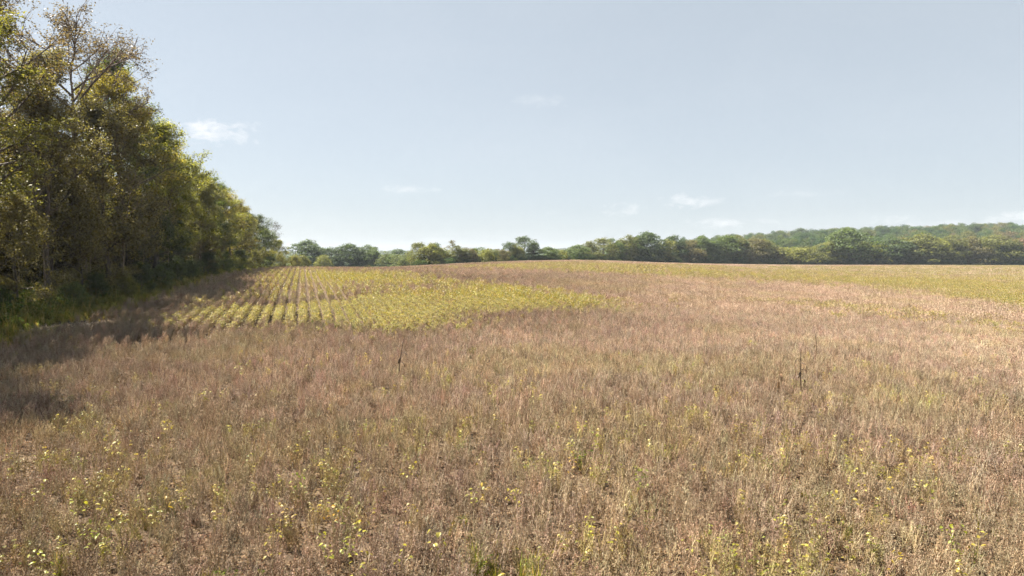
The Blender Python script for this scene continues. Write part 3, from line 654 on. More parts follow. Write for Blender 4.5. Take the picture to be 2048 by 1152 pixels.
# ------------------------------------------------------------------ soybean plants
def pod(mb, p, d, L, W, r):
    d = unit(d); s = unit(np.cross(d, r.normal(0, 1, 3))); n = np.cross(d, s)
    m = p + d * L * .5 + n * L * .1
    mb.add([p, m + s * W / 2, m - s * W / 2, m + n * W * .45, p + d * L - n * L * .05], [(0, 1, 3), (0, 3, 2), (1, 4, 3), (3, 4, 2), (0, 2, 1), (1, 2, 4)], 0)
def leaf(mb, p, d, L, W, mi, r, up=.7):
    d = unit(d); n = unit(np.array([0, 0, up]) + r.normal(0, .45, 3)); s = unit(np.cross(d, n)); n = np.cross(s, d)
    a = p + d * L * .35; b = p + d * L * .72 - n * L * .05
    mb.add([p, a + s * W * .5 + n * W * .12, b + s * W * .34 + n * W * .06, p + d * L - n * L * .14, b - s * W * .34 + n * W * .06, a - s * W * .5 + n * W * .12, a, b],
           [(0, 1, 6), (1, 2, 7, 6), (2, 3, 7), (0, 6, 5), (6, 7, 4, 5), (7, 3, 4)], mi)
def soy(seed, leaves=0, pods=34, hh=.72, crisp=3, mb=None, off=(0, 0), wide=1.0):
    """materials: 0 pod, 1 stem, 2 crisp leaf, 3 living leaf"""
    r = np.random.default_rng(seed); solo = MB(); host = mb; mb = solo; H = hh * r.uniform(.85, 1.15)
    lean = r.normal(0, .10, 2); zs = np.linspace(0, 1, 5)
    st = np.c_[np.outer(zs ** 1.4, lean) + r.normal(0, .012, (5, 2)) * zs[:, None], zs * H]; axes = [st]
    mb.tube(st, np.linspace(.006, .003, 5), 3, 1)
    for b in range(r.integers(3, 6)):
        a = r.uniform(.08, .45); p = np.array([np.interp(a, zs, st[:, i]) for i in range(3)]); az = r.uniform(0, 6.28); L = H * r.uniform(.4, .75) * (1 - a * .5)
        d = np.array([math.cos(az) * .55 * wide, math.sin(az) * .55 * wide, .85]); q = np.array([p + unit(d + np.array([0, 0, .35 * t])) * L * t for t in (0, .5, 1)]); axes.append(q)
        mb.tube(q, [.0046, .0036, .0026], 3, 1)
    def point(lo=.15):
        A = axes[r.integers(0, len(axes))] if r.random() > .45 else st
        f = lo + (1 - lo) * r.random() ** .8; q = f * (len(A) - 1); i = min(int(q), len(A) - 2); return A[i] + (A[i + 1] - A[i]) * (q - i)
    for k in range(pods):
        p = point(.12); az = r.uniform(0, 6.28); pod(mb, p, np.array([math.cos(az), math.sin(az), r.uniform(-1.4, 1.1)]), r.uniform(.04, .062), r.uniform(.012, .018), r)
    for k in range(6):                                # dry petioles left standing
        p = point(.3); az = r.uniform(0, 6.28); L = r.uniform(.06, .15); d = unit(np.array([math.cos(az) * .45, math.sin(az) * .45, .9])); mb.tube([p, p + d * L], [.003, .002], 3, 1)
    for k in range(crisp):
        p = point(.1); az = r.uniform(0, 6.28); leaf(mb, p, np.array([math.cos(az), math.sin(az), -.7]), r.uniform(.04, .07), r.uniform(.015, .03), 2, r)
    for k in range(leaves):
        p = point(.45); az = r.uniform(0, 6.28); L = r.uniform(.05, .14) * wide; d = unit(np.array([math.cos(az) * .7, math.sin(az) * .7, .65])); e = p + d * L
        mb.tube([p, e], [.002, .0015], 3, 1)
        for t in (-1.3, 0, 1.3):
            if r.random() < .25: continue
            aa = az + t + r.normal(0, .2); leaf(mb, e, np.array([math.cos(aa), math.sin(aa), r.uniform(-.5, .15)]), r.uniform(.05, .085), r.uniform(.036, .056), 3, r)
    V = np.concatenate(mb.v) + np.array([off[0], off[1], 0]); a = r.uniform(0, 6.28); c, s_ = math.cos(a), math.sin(a)
    V0 = V - np.array([off[0], off[1], 0]); V = np.c_[V0[:, 0] * c - V0[:, 1] * s_ + off[0], V0[:, 0] * s_ + V0[:, 1] * c + off[1], V0[:, 2]]
    host.v.append(V); host.f += [tuple(i + host.n for i in f) for f in mb.f]; host.m += mb.m; host.n += len(V)
def soy_cluster(seed, kinds, sig, wide=1.0):
    """a short stretch of one row (about 0.28 m): kinds = leaves of each plant"""
    r = np.random.default_rng(seed); mb = MB(); n = len(kinds)
    for i, lv in enumerate(kinds):
        soy(seed * 31 + i, lv, int(r.integers(38, 62)) if lv < 6 else 18, .71 * r.uniform(.85, 1.12), 3 if lv < 6 else 2, mb, (r.normal(0, sig), (i - (n - 1) / 2) * .28 / n + r.normal(0, .015)), wide)
    return mb.mesh('soybean_cluster', [M['pod'], M['stem'], M['crisp'], M['yleaf']])

def soy_patch(seed, nx, ny, dx, dy, yellow, big, n_el):
    """a stretch of row(s) seen from afar: plants of few, larger pieces"""
    r = np.random.default_rng(seed); mb = MB()
    for i in range(nx):
        for j in range(ny):
            bx = (i - (nx - 1) / 2) * dx + r.normal(0, .05); by = (j - (ny - 1) / 2) * dy + r.normal(0, .03); H = .70 * r.uniform(.78, 1.15)
            ax = r.uniform(0, 3.14); w = .006 * big; lx, ly = r.normal(0, .07, 2)
            mb.add([[bx - w * math.cos(ax), by - w * math.sin(ax), 0], [bx + w * math.cos(ax), by + w * math.sin(ax), 0], [bx + lx + w * .6 * math.cos(ax), by + ly + w * .6 * math.sin(ax), H], [bx + lx - w * .6 * math.cos(ax), by + ly - w * .6 * math.sin(ax), H]], [(0, 1, 2, 3)], 1)
            for k in range(n_el):
                f = r.uniform(.12, 1.0); p = np.array([bx + lx * f, by + ly * f, H * f]) + r.normal(0, 1, 3) * np.array([.062, .08, .01])
                yl = r.random() < yellow and f > .35
                d = unit(r.normal(0, 1, 3) + (np.array([0, 0, 0]) if yl else np.array([0, 0, .5]))); n = unit(r.normal(0, 1, 3) + np.array([0, 0, .8 if yl else 0])); s = unit(np.cross(d, n))
                L, W = (.080 * big ** .5, .052 * big ** .5) if yl else (.062 * big ** .5, .022 * big ** .5)
                mb.add([p - d * L / 2, p + s * W / 2, p + d * L / 2, p - s * W / 2], [(0, 1, 2, 3)], 3 if yl else (0 if r.random() < .8 else 1))
    return mb.mesh('soy_patch', [M['pod'], M['stem'], M['crisp'], M['yleaf']])

ROW = .76; RD = R(-17.06)
rd = np.array([math.sin(RD), math.cos(RD)]); rp = np.array([math.cos(RD), -math.sin(RD)])   # along the rows, across the rows

def poly_w(pts, h=.68): return np.array([gp(a, b, h) for a, b in pts])
def inside(P, x, y):
    c = np.zeros(len(x), bool); n = len(P)
    for i in range(n):
        x1, y1 = P[i]; x2, y2 = P[(i + 1) % n]
        m = ((y1 > y) != (y2 > y)) & (x < (x2 - x1) * (y - y1) / (y2 - y1 + 1e-12) + x1); c ^= m
    return c
# stretches of the crop that are still leafy and yellow, as areas on the ground, with how leafy they are
YZ = [(poly_w([(395, 622), (440, 602), (500, 585), (545, 560), (560, 545), (640, 541), (760, 546), (900, 556), (1060, 570), (1200, 584), (1270, 598), (1100, 606), (980, 612), (900, 626), (860, 645), (800, 652), (720, 642), (620, 634), (520, 632), (430, 632)]), .66),
      (poly_w([(520, 541), (560, 535), (700, 536.5), (840, 544), (900, 552), (760, 548), (640, 545), (560, 548)]), .40),
      (poly_w([(860, 533), (1000, 525.5), (1120, 522.5), (1250, 524.5), (1350, 528.5), (1500, 531), (2048, 530), (2300, 530), (2300, 640), (2048, 612), (1900, 594), (1750, 574), (1600, 562), (1450, 553), (1250, 545), (1050, 536)]), .42),
      (poly_w([(1700, 556), (1850, 550), (2048, 556), (2300, 560), (2300, 640), (2048, 608), (1900, 594), (1780, 576)]), .58),
      (poly_w([(1480, 590), (1600, 594), (1720, 602), (1850, 622), (2048, 642), (2200, 655), (2200, 672), (2048, 656), (1850, 640), (1700, 622), (1560, 606)]), .20)]
BARE = gp(150, 655, 0)
def yellow_at(x, y):
    jx = x + rng.normal(0, 1, len(x)) * (.6 + .025 * y); jy = y + rng.normal(0, 1, len(x)) * (.8 + .032 * y)
    p = np.zeros(len(x))
    for P, s in YZ: p = np.maximum(p, inside(P, jx, jy) * s)
    pat = fbm(x / 9 + 40, y / 14 + 40, 21, 3)
    p = p * np.clip(.25 + 2.1 * (pat - .22), .15, 1.1)
    near = smooth(36, 12, y) * (.30 + .10 * smooth(4, -4, x)) + .010 * smooth(120, 60, y)
    clump = np.clip((fbm(x / 1.7, y / 1.7, 33, 2) - .49) * 6, 0, 3.0)
    return np.maximum(p, near * clump)
def far_edge(x, y): return np.interp(1024 + F * x / np.maximum(y, 1), [0, 560, 700, 820, 840, 1000, 1150, 1300, 1450, 2048, 2500], [168, 168, 172, 185, 222, 235, 261, 303, 325, 347, 363])
def field_ok(x, y, r):
    ex = x - edge_x(y) - 1.2 * (fbm(x / 2.5, y / 2.5, 8, 2) - .5)
    ok = (ex > 0) & (y < far_edge(x, y)) & (np.abs(x) < y * 1.0 + 9) & (y > 4.0)
    bare = np.exp(-(((x - BARE[0]) / 3.2) ** 2 + ((y - BARE[1]) / 3.0) ** 2)) * 1.25
    thin = np.clip(1.15 - ex / 2.2, 0, .6)
    return ok & (r.random(len(x)) > np.maximum(bare, thin) * np.where(ex > 0, 1, 0))
def tint_field(x, y, var=.16):
    b = .82 + .08 * smooth(-14, 22, x) + .30 * (fbm(x / 5.5, y / 5.5, 51, 3) - .5) + .22 * (fbm(x / 34 + 9, y / 34, 52, 2) - .5)
    b = b * (1 + .24 * smooth(13, 38, y)); pk = .04 * smooth(13, 38, y)  # farther crop painted lighter, for sunlit tops seen at a low angle
    ol = smooth(.5, .75, fbm(x / 4.2 + 77, y / 6, 54, 3))
    red = .5 + 1.1 * (fbm(x / 7 + 3, y / 7, 53, 2) - .5)
    base = np.c_[b * (1.0 + .03 * red), b * (.99 - .01 * red + .035 * ol), b * (.93 + pk + .04 * red - .08 * ol)]
    base = base * np.array([.99, .985, 1.06]) * (1 - .16 * smooth(9, 3, x - edge_x(y)) * smooth(20, 32, y))[:, None]  # crop beside the wood painted darker, mostly for the tree shade there
    return tints(base, var)

def build_field():
    dry = [soy_cluster(100 + i, [0] * 5, .17) for i in range(9)]
    part = [soy_cluster(130 + i, [0, 0, 4 + i % 7, 0, 0], .15) for i in range(6)]
    full = [soy_cluster(140 + i, [15, 18, 14, 17, 0 if i < 2 else 15], .08, .95) for i in range(5)]
    dryrow = [soy_cluster(160 + i, [0] * 5, .04, .52) for i in range(5)]
    protos = dry + part + full + dryrow
    r = np.random.default_rng(5)
    # rows on a long grid along the row direction
    v = np.arange(-120, 130) * ROW; u = np.arange(-40, 100, .165)
    U, V = np.meshgrid(u, v); U = U.ravel() + r.uniform(-.07, .07, U.size); Vn = V.ravel()
    x = U * rd[0] + Vn * rp[0]; y = U * rd[1] + Vn * rp[1]
    rr = np.hypot(x, y) + r.normal(0, 2.5, len(x)); m = (rr < 60) & (y > 3) & (np.abs(x) < y + 10)
    x, y, Vn = x[m], y[m], Vn[m]
    # rows stay readable on the left slope, elsewhere the dry canopy has closed
    lat = np.where((y > np.interp(x, [-20, -14], [31, 40])) & (x < 5), r.normal(0, .025, len(x)), r.uniform(-.36, .36, len(x))); x = x + rp[0] * lat; y = y + rp[1] * lat
    ok = field_ok(x, y, r); x, y = x[ok], y[ok]; ye = yellow_at(x, y); n = len(x)
    q = np.where(y > 34, .45 * r.random(n) + .55 * np.clip((fbm((x * rd[0] + y * rd[1]) / 2.6, (x * rp[0] + y * rp[1]) / 2.2, 91, 3) - .5) * 1.9 + .5, 0, 1), r.random(n))
    gap = fbm(x / 1.3, y / 1.3, 61, 2) < .10; keepm = ~(gap & (r.random(n) < .5)); x, y, ye, q = x[keepm], y[keepm], ye[keepm], q[keepm]; n = len(x)
    rows = (y > np.interp(x, [-20, -14], [31, 40]) + r.normal(0, 1.2, n)) & (x < 5 + r.normal(0, 2, n))
    idx = np.where(rows, r.integers(20, 25, n), r.integers(0, 9, n)); near = y < 34
    idx = np.where((q < ye) & ~near, r.integers(15, 20, n), idx); idx = np.where((q >= ye) & (q < ye * 1.5) & ~near, r.integers(9, 15, n), idx); idx = np.where((q < ye) & near, r.integers(9, 15, n), idx)
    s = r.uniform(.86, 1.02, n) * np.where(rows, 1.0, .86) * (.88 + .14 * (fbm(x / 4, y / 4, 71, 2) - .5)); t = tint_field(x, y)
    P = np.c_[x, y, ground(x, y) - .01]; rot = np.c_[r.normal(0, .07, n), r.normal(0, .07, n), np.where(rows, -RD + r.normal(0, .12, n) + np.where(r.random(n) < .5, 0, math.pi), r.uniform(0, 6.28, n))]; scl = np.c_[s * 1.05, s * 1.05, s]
    yl = (idx >= 15) & (idx < 20)
    t[yl, :3] = tints(np.ones((int(yl.sum()), 3)), .12)[:, :3]
    pt = (idx >= 9) & (idx < 15); t[pt, :3] *= np.array([1.02, 1.06, .8])
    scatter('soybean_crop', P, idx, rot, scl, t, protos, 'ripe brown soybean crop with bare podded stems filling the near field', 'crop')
    print('near plants', n)
    # middle distance
    pd = [soy_patch(200 + i, 1, 22, ROW, .07, 0.0, 1.5, 18) for i in range(5)]
    py_ = [soy_patch(210 + i, 1, 22, ROW, .07, y0, 1.5, 18) for i, y0 in enumerate([.3, .55, .75, .9])]
    v = np.arange(-260, 280) * ROW; u = np.arange(-60, 240, 1.5); U, V = np.meshgrid(u, v); U = U.ravel() + r.uniform(-.2, .2, U.size); V = V.ravel() + r.normal(0, .025, V.size)
    x = U * rd[0] + V * rp[0]; y = U * rd[1] + V * rp[1]; rr = np.hypot(x, y) + r.normal(0, 2.5, len(x)); m = (rr >= 58.5) & (rr < 165); x, y = x[m], y[m]
    ok = field_ok(x, y, r); x, y = x[ok], y[ok]; n = len(x); ye = yellow_at(x, y); q = r.random(n)
    lev = np.clip(ye * 4 + r.normal(0, .7, n), 0, 4).round().astype(int); idx = np.where((ye > .03) & (lev > 0), 4 + lev, r.integers(0, 5, n))
    rot = np.c_[r.normal(0, .02, n), r.normal(0, .02, n), -RD + np.where(r.random(n) < .5, 0, math.pi)]; s = r.uniform(.88, 1.12, n); t = tint_field(x, y, .10) * np.array([1.06, 1.05, 1.06, 1])  # tint raised: sunlit plant tops put into the colour of the middle rows
    yl = idx >= 5; t[yl, :3] = tints(np.ones((int(yl.sum()), 3)), .1)[:, :3]
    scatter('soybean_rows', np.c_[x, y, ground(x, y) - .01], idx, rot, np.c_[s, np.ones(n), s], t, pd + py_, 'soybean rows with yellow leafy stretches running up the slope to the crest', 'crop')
    print('mid', n)
    # far part of the field
    pd = [soy_patch(300 + i, 4, 30, ROW, .10, 0, 2.6, 7) for i in range(4)]; py_ = [soy_patch(310 + i, 4, 30, ROW, .10, y0, 2.6, 7) for i, y0 in enumerate([.3, .5, .7, .9])]
    v = np.arange(-140, 170) * ROW * 4; u = np.arange(60, 520, 3.0); U, V = np.meshgrid(u, v); U = U.ravel() + r.uniform(-.4, .4, U.size); V = V.ravel()
    x = U * rd[0] + V * rp[0]; y = U * rd[1] + V * rp[1]; rr = np.hypot(x, y) + r.normal(0, 3, len(x)); m = rr >= 163; x, y = x[m], y[m]
    ok = field_ok(x, y, r); x, y = x[ok], y[ok]; n = len(x); ye = yellow_at(x, y)
    lev = np.clip(ye * 4 + r.normal(0, .7, n), 0, 4).round().astype(int); idx = np.where((ye > .03) & (lev > 0), 3 + lev, r.integers(0, 4, n))
    rot = np.c_[np.zeros(n), np.zeros(n), np.full(n, -RD) + np.where(r.random(n) < .5, 0, math.pi)]; s = r.uniform(.9, 1.1, n); t = tint_field(x, y, .08) * np.array([1.12, 1.10, 1.12, 1])  # far crop tinted lighter still, for its lit tops
    yl = idx >= 4; t[yl, :3] = tints(np.ones((int(yl.sum()), 3)), .1)[:, :3]
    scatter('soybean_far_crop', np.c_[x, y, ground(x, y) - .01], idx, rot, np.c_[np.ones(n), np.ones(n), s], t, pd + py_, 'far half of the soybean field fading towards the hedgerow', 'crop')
    print('far', n)
build_field()

def build_litter():
    r = np.random.default_rng(17); protos = []
    for k in range(4):
        mb = MB()
        for i in range(46):
            az = r.uniform(0, 6.28); p = np.array([r.uniform(-.3, .3), r.uniform(-.3, .3), r.uniform(.004, .035)])
            leaf(mb, p, np.array([math.cos(az), math.sin(az), r.uniform(-.15, .35)]), r.uniform(.04, .08), r.uniform(.02, .045), 0, r, 1.2)
        for i in range(8):
            az = r.uniform(0, 6.28); p = np.array([r.uniform(-.3, .3), r.uniform(-.3, .3), .015]); L = r.uniform(.08, .25); mb.tube([p, p + np.array([math.cos(az), math.sin(az), .08]) * L], [.003, .002], 3, 1)
        protos.append(mb.mesh('litter', [M['crisp'], M['stem']]))
    y = r.uniform(5, 30, 6500); x = r.uniform(-1, 1, 6500) * (y + 8); k = x > edge_x(y); x, y = x[k], y[k]; n = len(x)
    scatter('leaf_litter', np.c_[x, y, ground(x, y)], r.integers(0, 4, n), rots(n, .03, r), np.ones((n, 3)), tints(np.full((n, 3), .68), .15, r), protos, 'dry brown fallen leaves and broken stems on the soil between the near plants', 'leaf litter')
build_litter()

# ------------------------------------------------------------------ verge: grass and weeds between the crop and the wood
def grass_tuft(seed, n=26, h=.6):
    r = np.random.default_rng(seed); mb = MB()
    for k in range(n):
        az = r.uniform(0, 6.28); b = r.normal(0, .09, 2); H = h * r.uniform(.5, 1.15); o = r.uniform(.1, .5) * H; w = r.uniform(.006, .012); sx, sy = -math.sin(az) * w, math.cos(az) * w
        p0 = np.array([b[0], b[1], 0]); p1 = p0 + [math.cos(az) * o * .35, math.sin(az) * o * .35, H * .6]; p2 = p0 + [math.cos(az) * o, math.sin(az) * o, H * r.uniform(.8, 1)]
        mb.add([p0 - [sx, sy, 0], p0 + [sx, sy, 0], p1 + [sx, sy, 0], p1 - [sx, sy, 0], p2], [(0, 1, 2, 3), (3, 2, 4)], 0)
    return mb.mesh('grass_tuft', [M['grass']])
def weed(seed, h=1.0, n=44):
    r = np.random.default_rng(seed); mb = MB()
    for s in range(r.integers(3, 6)):
        az = r.uniform(0, 6.28); top = np.array([math.cos(az) * .3, math.sin(az) * .3, 1]) * h * r.uniform(.6, 1.05); base = np.r_[r.normal(0, .05, 2), 0]; mid = (base + top) / 2 + r.normal(0, .03, 3)
        mb.tube([base, mid, top], [.008, .006, .003], 3, 1)
        for k in range(n // 4):
            f = r.uniform(.15, 1); p = base + (top - base) * f; a = r.uniform(0, 6.28); leaf(mb, p, np.array([math.cos(a), math.sin(a), r.uniform(-.3, .5)]), r.uniform(.09, .18), r.uniform(.035, .08), 0, r)
    return mb.mesh('weed', [M['weed'], M['gstem']])
def build_verge():
    r = np.random.default_rng(9)
    protos = [grass_tuft(1, 30, .55), grass_tuft(2, 34, .8), grass_tuft(3, 26, .4), weed(4, .8), weed(5, 1.15), weed(6, .6)]
    n = 42000; y = r.uniform(18, 178, n); d = r.uniform(-1.2, 13, n); x = edge_x(y) - d
    dens = np.where(d < 1.0, .45, np.where(d < 9, 1.0, .45)) * np.clip(.5 + 1.6 * (fbm(x / 3, y / 3, 81, 2) - .3), .2, 1)
    bare = np.exp(-(((x - BARE[0]) / 3.0) ** 2 + ((y - BARE[1]) / 2.6) ** 2)) * 1.4
    k = r.random(n) < dens * np.clip(1 - bare, 0, 1); x, y, d = x[k], y[k], d[k]; n = len(x)
    wp = smooth(1.2, 4.5, d + r.normal(0, .9, n)) * .75; idx = np.where(r.random(n) < wp, r.integers(3, 6, n), r.integers(0, 3, n))
    s = r.uniform(.7, 1.3, n) * (.55 + .5 * smooth(.3, 3.5, d)) * 1.15
    drygrass = smooth(2.6, .6, d + r.normal(0, .8, n)); b = np.c_[1.3 + 1.2 * drygrass, 1.15 + .8 * drygrass, 1.1 + .55 * drygrass]
    scatter('verge_weeds', np.c_[x, y, ground(x, y) - .02], idx, rots(n, .12, r), np.c_[s, s, s], tints(b, .2, r), protos, 'rough grass and leafy weeds on the shaded verge between the crop and the wood', 'weeds')
    # a few green weeds and grasses that grow up through the near crop
    pts = [(445, 1112, 5, .75, 9), (1068, 1120, 1, .8, 8), (600, 1128, 2, .7, 5), (1155, 890, 3, .6, 4), (1075, 905, 5, .6, 3), (965, 1075, 1, .6, 9), (930, 1000, 2, .6, 6), (1905, 1050, 5, .7, 5), (1995, 1010, 3, .5, 2),
           (90, 1100, 2, .6, 5), (1600, 930, 0, .5, 5), (640, 640, 5, .9, 8), (668, 638, 3, .8, 6), (945, 690, 1, .8, 3), (1290, 965, 3, .5, 3), (1410, 1040, 0, .5, 3), (290, 1000, 2, .5, 4), (1720, 1010, 0, .5, 5)]
    P = []; idx = []; S_ = []
    for px, py, k, s, c in pts:
        x0, y0 = gp(px, py, .6)
        for q in range(c): a = x0 + r.normal(0, .10 + .006 * y0); b = y0 + r.normal(0, .25 + .01 * y0); P.append((a, b, ground(a, b))); idx.append(k if r.random() < .6 else r.choice([0, 1, 3, 5])); t = s * r.uniform(.55, .9); S_.append((t, t, t * 1.1))
    n = len(P); scatter('field_weeds', P, idx, rots(n, .12, r), S_, tints(np.ones((n, 3)) * np.array([2.0, 1.7, 1.1]), .2, r), protos, 'green grass and weeds sprouting in small spots through the near crop', 'weeds')
    # flattened straw on the bare spot at the edge of the crop
    mb = MB()
    for k in range(1500):
        a = BARE[0] + r.normal(0, 2.6); b = BARE[1] + r.normal(0, 1.8); z = ground(0, 0) if False else 0
        az = r.uniform(0, 6.28); L = r.uniform(.06, .22); w = .008; dx, dy = math.cos(az) * L, math.sin(az) * L
        mb.add([[a - dy / L * w, b + dx / L * w, .02], [a + dy / L * w, b - dx / L * w, .02], [a + dx + dy / L * w, b + dy - dx / L * w, .03 + r.uniform(0, .08)], [a + dx - dy / L * w, b + dy + dx / L * w, .05 + r.uniform(0, .08)]], [(0, 1, 2, 3)], 0)
    V = np.concatenate(mb.v); V[:, 2] += ground(V[:, 0], V[:, 1]); mb.v = [V]
    m, nt, out = new_mat('flat_straw'); g = nt.nodes.new('ShaderNodeNewGeometry'); leafy(nt, out, ramp(nt, g.outputs['Random Per Island'], [(0, (.24, .18, .12)), (1, (.46, .38, .28))]), 0, .7, .2)
    o = link(bpy.data.objects.new('flattened_straw', mb.mesh('flattened_straw', [m]))); tag(o, 'pale flattened straw on the bare spot where crop meets verge', 'straw', kind='stuff')
build_verge()

# ------------------------------------------------------------------ single plants that stand out in the near field
def obj_mat(name, c0, c1, trans, scale=30):
    m, nt, out = new_mat(name); tc = nt.nodes.new('ShaderNodeTexCoord'); n = nt.nodes.new('ShaderNodeTexNoise'); n.inputs['Scale'].default_value = scale; n.inputs['Detail'].default_value = 4
    nt.links.new(tc.outputs['Object'], n.inputs[0]); col = ramp(nt, n.outputs[0], [(.35, c0), (.65, c1)]); o = nt.nodes.new('ShaderNodeObjectInfo'); col = mul_col(nt, col, o.outputs['Color'])
    leafy(nt, out, col, trans, .45, .35, (1.1, 1.05, .6)); return m
M['one_leaf'] = obj_mat('soybean_leaf', (.24, .235, .04), (.36, .30, .055), .4)
M['one_stem'] = obj_mat('soybean_stem', (.22, .18, .07), (.36, .28, .13), 0)
M['corn'] = obj_mat('dry_corn', (.07, .04, .022), (.17, .11, .06), .15, 12)

def leaf_mesh(seed, L, W):
    r = np.random.default_rng(seed); mb = MB(); n = 6; V = []; 
    for i in range(n):
        t = i / (n - 1); w = W * .5 * math.sin(math.pi * min(1, t * .93 + .05)) ** .75 * (1 - .25 * t) * 1.15; x = L * t; z = -L * .22 * t ** 2
        V += [[x, w, z + w * .35], [x, 0, z], [x, -w, z + w * .35]]
    Fc = [(3 * i + a, 3 * i + a + 1, 3 * i + a + 4, 3 * i + a + 3) for i in range(n - 1) for a in (0, 1)]
    mb.add(V, Fc, 0); return mb.mesh('leaf', [M['one_leaf']], True)
LEAVES = [leaf_mesh(1, .125, .078), leaf_mesh(2, .11, .07), leaf_mesh(3, .095, .062)]
def stem_mesh(seed):
    r = np.random.default_rng(seed); mb = MB(); lean = r.normal(0, .06, 2); zs = np.linspace(0, 1, 6); st = np.c_[np.outer(zs ** 1.5, lean), zs * .74]; mb.tube(st, np.linspace(.006, .003, 6), 4, 0); tips = [st[-1]]
    for k in range(8):
        f = r.uniform(.5, .98); p = np.array([np.interp(f, zs, st[:, i]) for i in range(3)]); az = k * 2.4 + r.normal(0, .3); L = r.uniform(.07, .16); e = p + np.array([math.cos(az) * .75, math.sin(az) * .75, .6]) * L
        mb.tube([p, (p + e) / 2 + [0, 0, .01], e], [.0025, .002, .0018], 3, 0); tips.append(e)
    return mb.mesh('stem', [M['one_stem']]), tips
STEMS = [stem_mesh(i) for i in range(3)]
YP = [  # px, py, tint of the leaves, number of leaves, label
    (1283, 948, (.75, .95, 1), 22, 'bushiest leafy soybean plant, yellow-green, standing alone right of centre'),
    (345, 998, (1.1, .85, .8), 7, 'soybean plant with two folded orange-yellow leaves in the lower left field'),
    (225, 897, (1, .95, .8), 12, 'soybean plant with a wide spray of yellow leaves, left and farthest back'),
    (207, 1027, (1.1, 1.05, .9), 5, 'soybean plant with one bright yellow leaf above greener ones, lower left'),
    (155, 1010, (.95, 1.05, .9), 6, 'small lemon-yellow soybean plant left of the bright-leaved one'),
    (185, 1072, (.8, 1, .8), 12, 'greenish-yellow soybean plant below the bright-leaved one at lower left'),
    (85, 1118, (.9, 1.05, .9), 12, 'broad-leaved yellow-green soybean plant in the bottom left corner'),
    (80, 975, (.9, .95, .9), 10, 'dull yellow soybean plant near the left side of the near field'),
    (570, 1022, (1.15, .9, .8), 5, 'soybean plant with an orange leaf beside a pale cream one, left of centre'),
    (545, 1080, (1.0, .9, .9), 9, 'low yellow soybean plant among pale leaves near the bottom, left of centre'),
    (668, 1030, (1.2, .8, .6), 9, 'tall soybean plant with an orange top leaf and yellow leaves below'),
    (720, 1058, (1.1, 1.1, .9), 8, 'bright yellow soybean plant with one upright leaf, right of the orange-topped one'),
    (650, 1085, (.95, 1.05, .8), 10, 'yellow-green soybean plant directly under the orange-topped one'),
    (700, 1090, (.85, 1, .8), 10, 'green-tinged soybean plant under the upright bright leaf'),
    (738, 1110, (1.1, 1, .8), 4, 'small soybean plant with a single round yellow leaf near the bottom'),
    (715, 1128, (1.05, 1.05, 1), 7, 'soybean plant with flat yellow leaves at the very bottom, left of centre'),
    (595, 958, (.85, 1.1, .8), 6, 'small lime-yellow soybean plant midway in the left of centre field'),
    (820, 940, (1.05, 1, .8), 10, 'yellow soybean plant at the back of the central leafy streak'),
    (822, 1018, (1.1, .9, .8), 8, 'gold-leaved soybean plant in the central leafy streak'),
    (870, 1088, (.95, .95, .9), 9, 'yellow soybean plant near the bottom of the central leafy streak'),
    (805, 1108, (1, 1.05, .9), 6, 'soybean plant with a slanting yellow leaf at the bottom centre'),
    (968, 978, (1.15, .9, .7), 8, 'soybean plant with a broad orange-gold leaf just left of centre'),
    (950, 985, (1, 1.1, .9), 8, 'lemon soybean plant touching the orange-gold-leaved one'),
    (1030, 990, (1.0, .95, .8), 12, 'soybean plant with long yellow slanting leaves at centre'),
    (1145, 888, (.9, .95, .9), 8, 'dull yellow soybean plant behind the centre of the near field'),
    (1190, 880, (.8, .95, .9), 9, 'olive-yellow soybean plant right of the dull yellow one behind centre'),
    (1145, 928, (1.15, .85, .9), 8, 'orange-tinged soybean plant behind centre with a pale leaf'),
    (1240, 1080, (1, 1.1, .9), 4, 'single-leaved lime soybean plant near the bottom right of centre'),
    (1388, 1082, (1, 1.1, .8), 5, 'bright lime soybean plant near the bottom, between centre and right'),
    (1705, 955, (.95, .95, 1.2), 9, 'pale drooping soybean plant in the right-hand near field'),
    (1720, 985, (1.1, 1, .8), 6, 'gold soybean plant under the pale drooping one'),
    (1672, 988, (1.1, 1, .8), 4, 'small gold soybean plant left of the pale drooping one'),
    (1775, 960, (1.1, .9, .8), 5, 'small orange-yellow soybean plant right of the pale drooping one'),
    (1855, 980, (.9, .95, 1), 9, 'yellow-green soybean plant far right in the near field'),
    (1908, 1070, (.85, 1.05, .9), 12, 'leafy lime-green soybean plant with a pale top leaf in the lower right'),
    (1955, 1078, (1.05, .95, .9), 7, 'yellow soybean plant right of the leafy lime-green one'),
    (1790, 1122, (1.15, .95, .8), 7, 'gold soybean plant with a curved pale leaf at the lower right bottom'),
    (1625, 1090, (.95, .95, .9), 8, 'faded yellow soybean plant near the bottom in the right half'),
    (1560, 1038, (1, 1.05, .9), 6, 'small yellow soybean plant in a row gap, right half of the near field'),
    (480, 735, (.85, .95, .9), 14, 'yellow-green soybean plant farther back on the left of the brown field'),
    (410, 790, (1, .95, .8), 14, 'yellow soybean plant in the long streak on the left of the field'),
    (330, 855, (1.05, .95, .8), 14, 'golden soybean plant at the near end of the long left streak'),
]
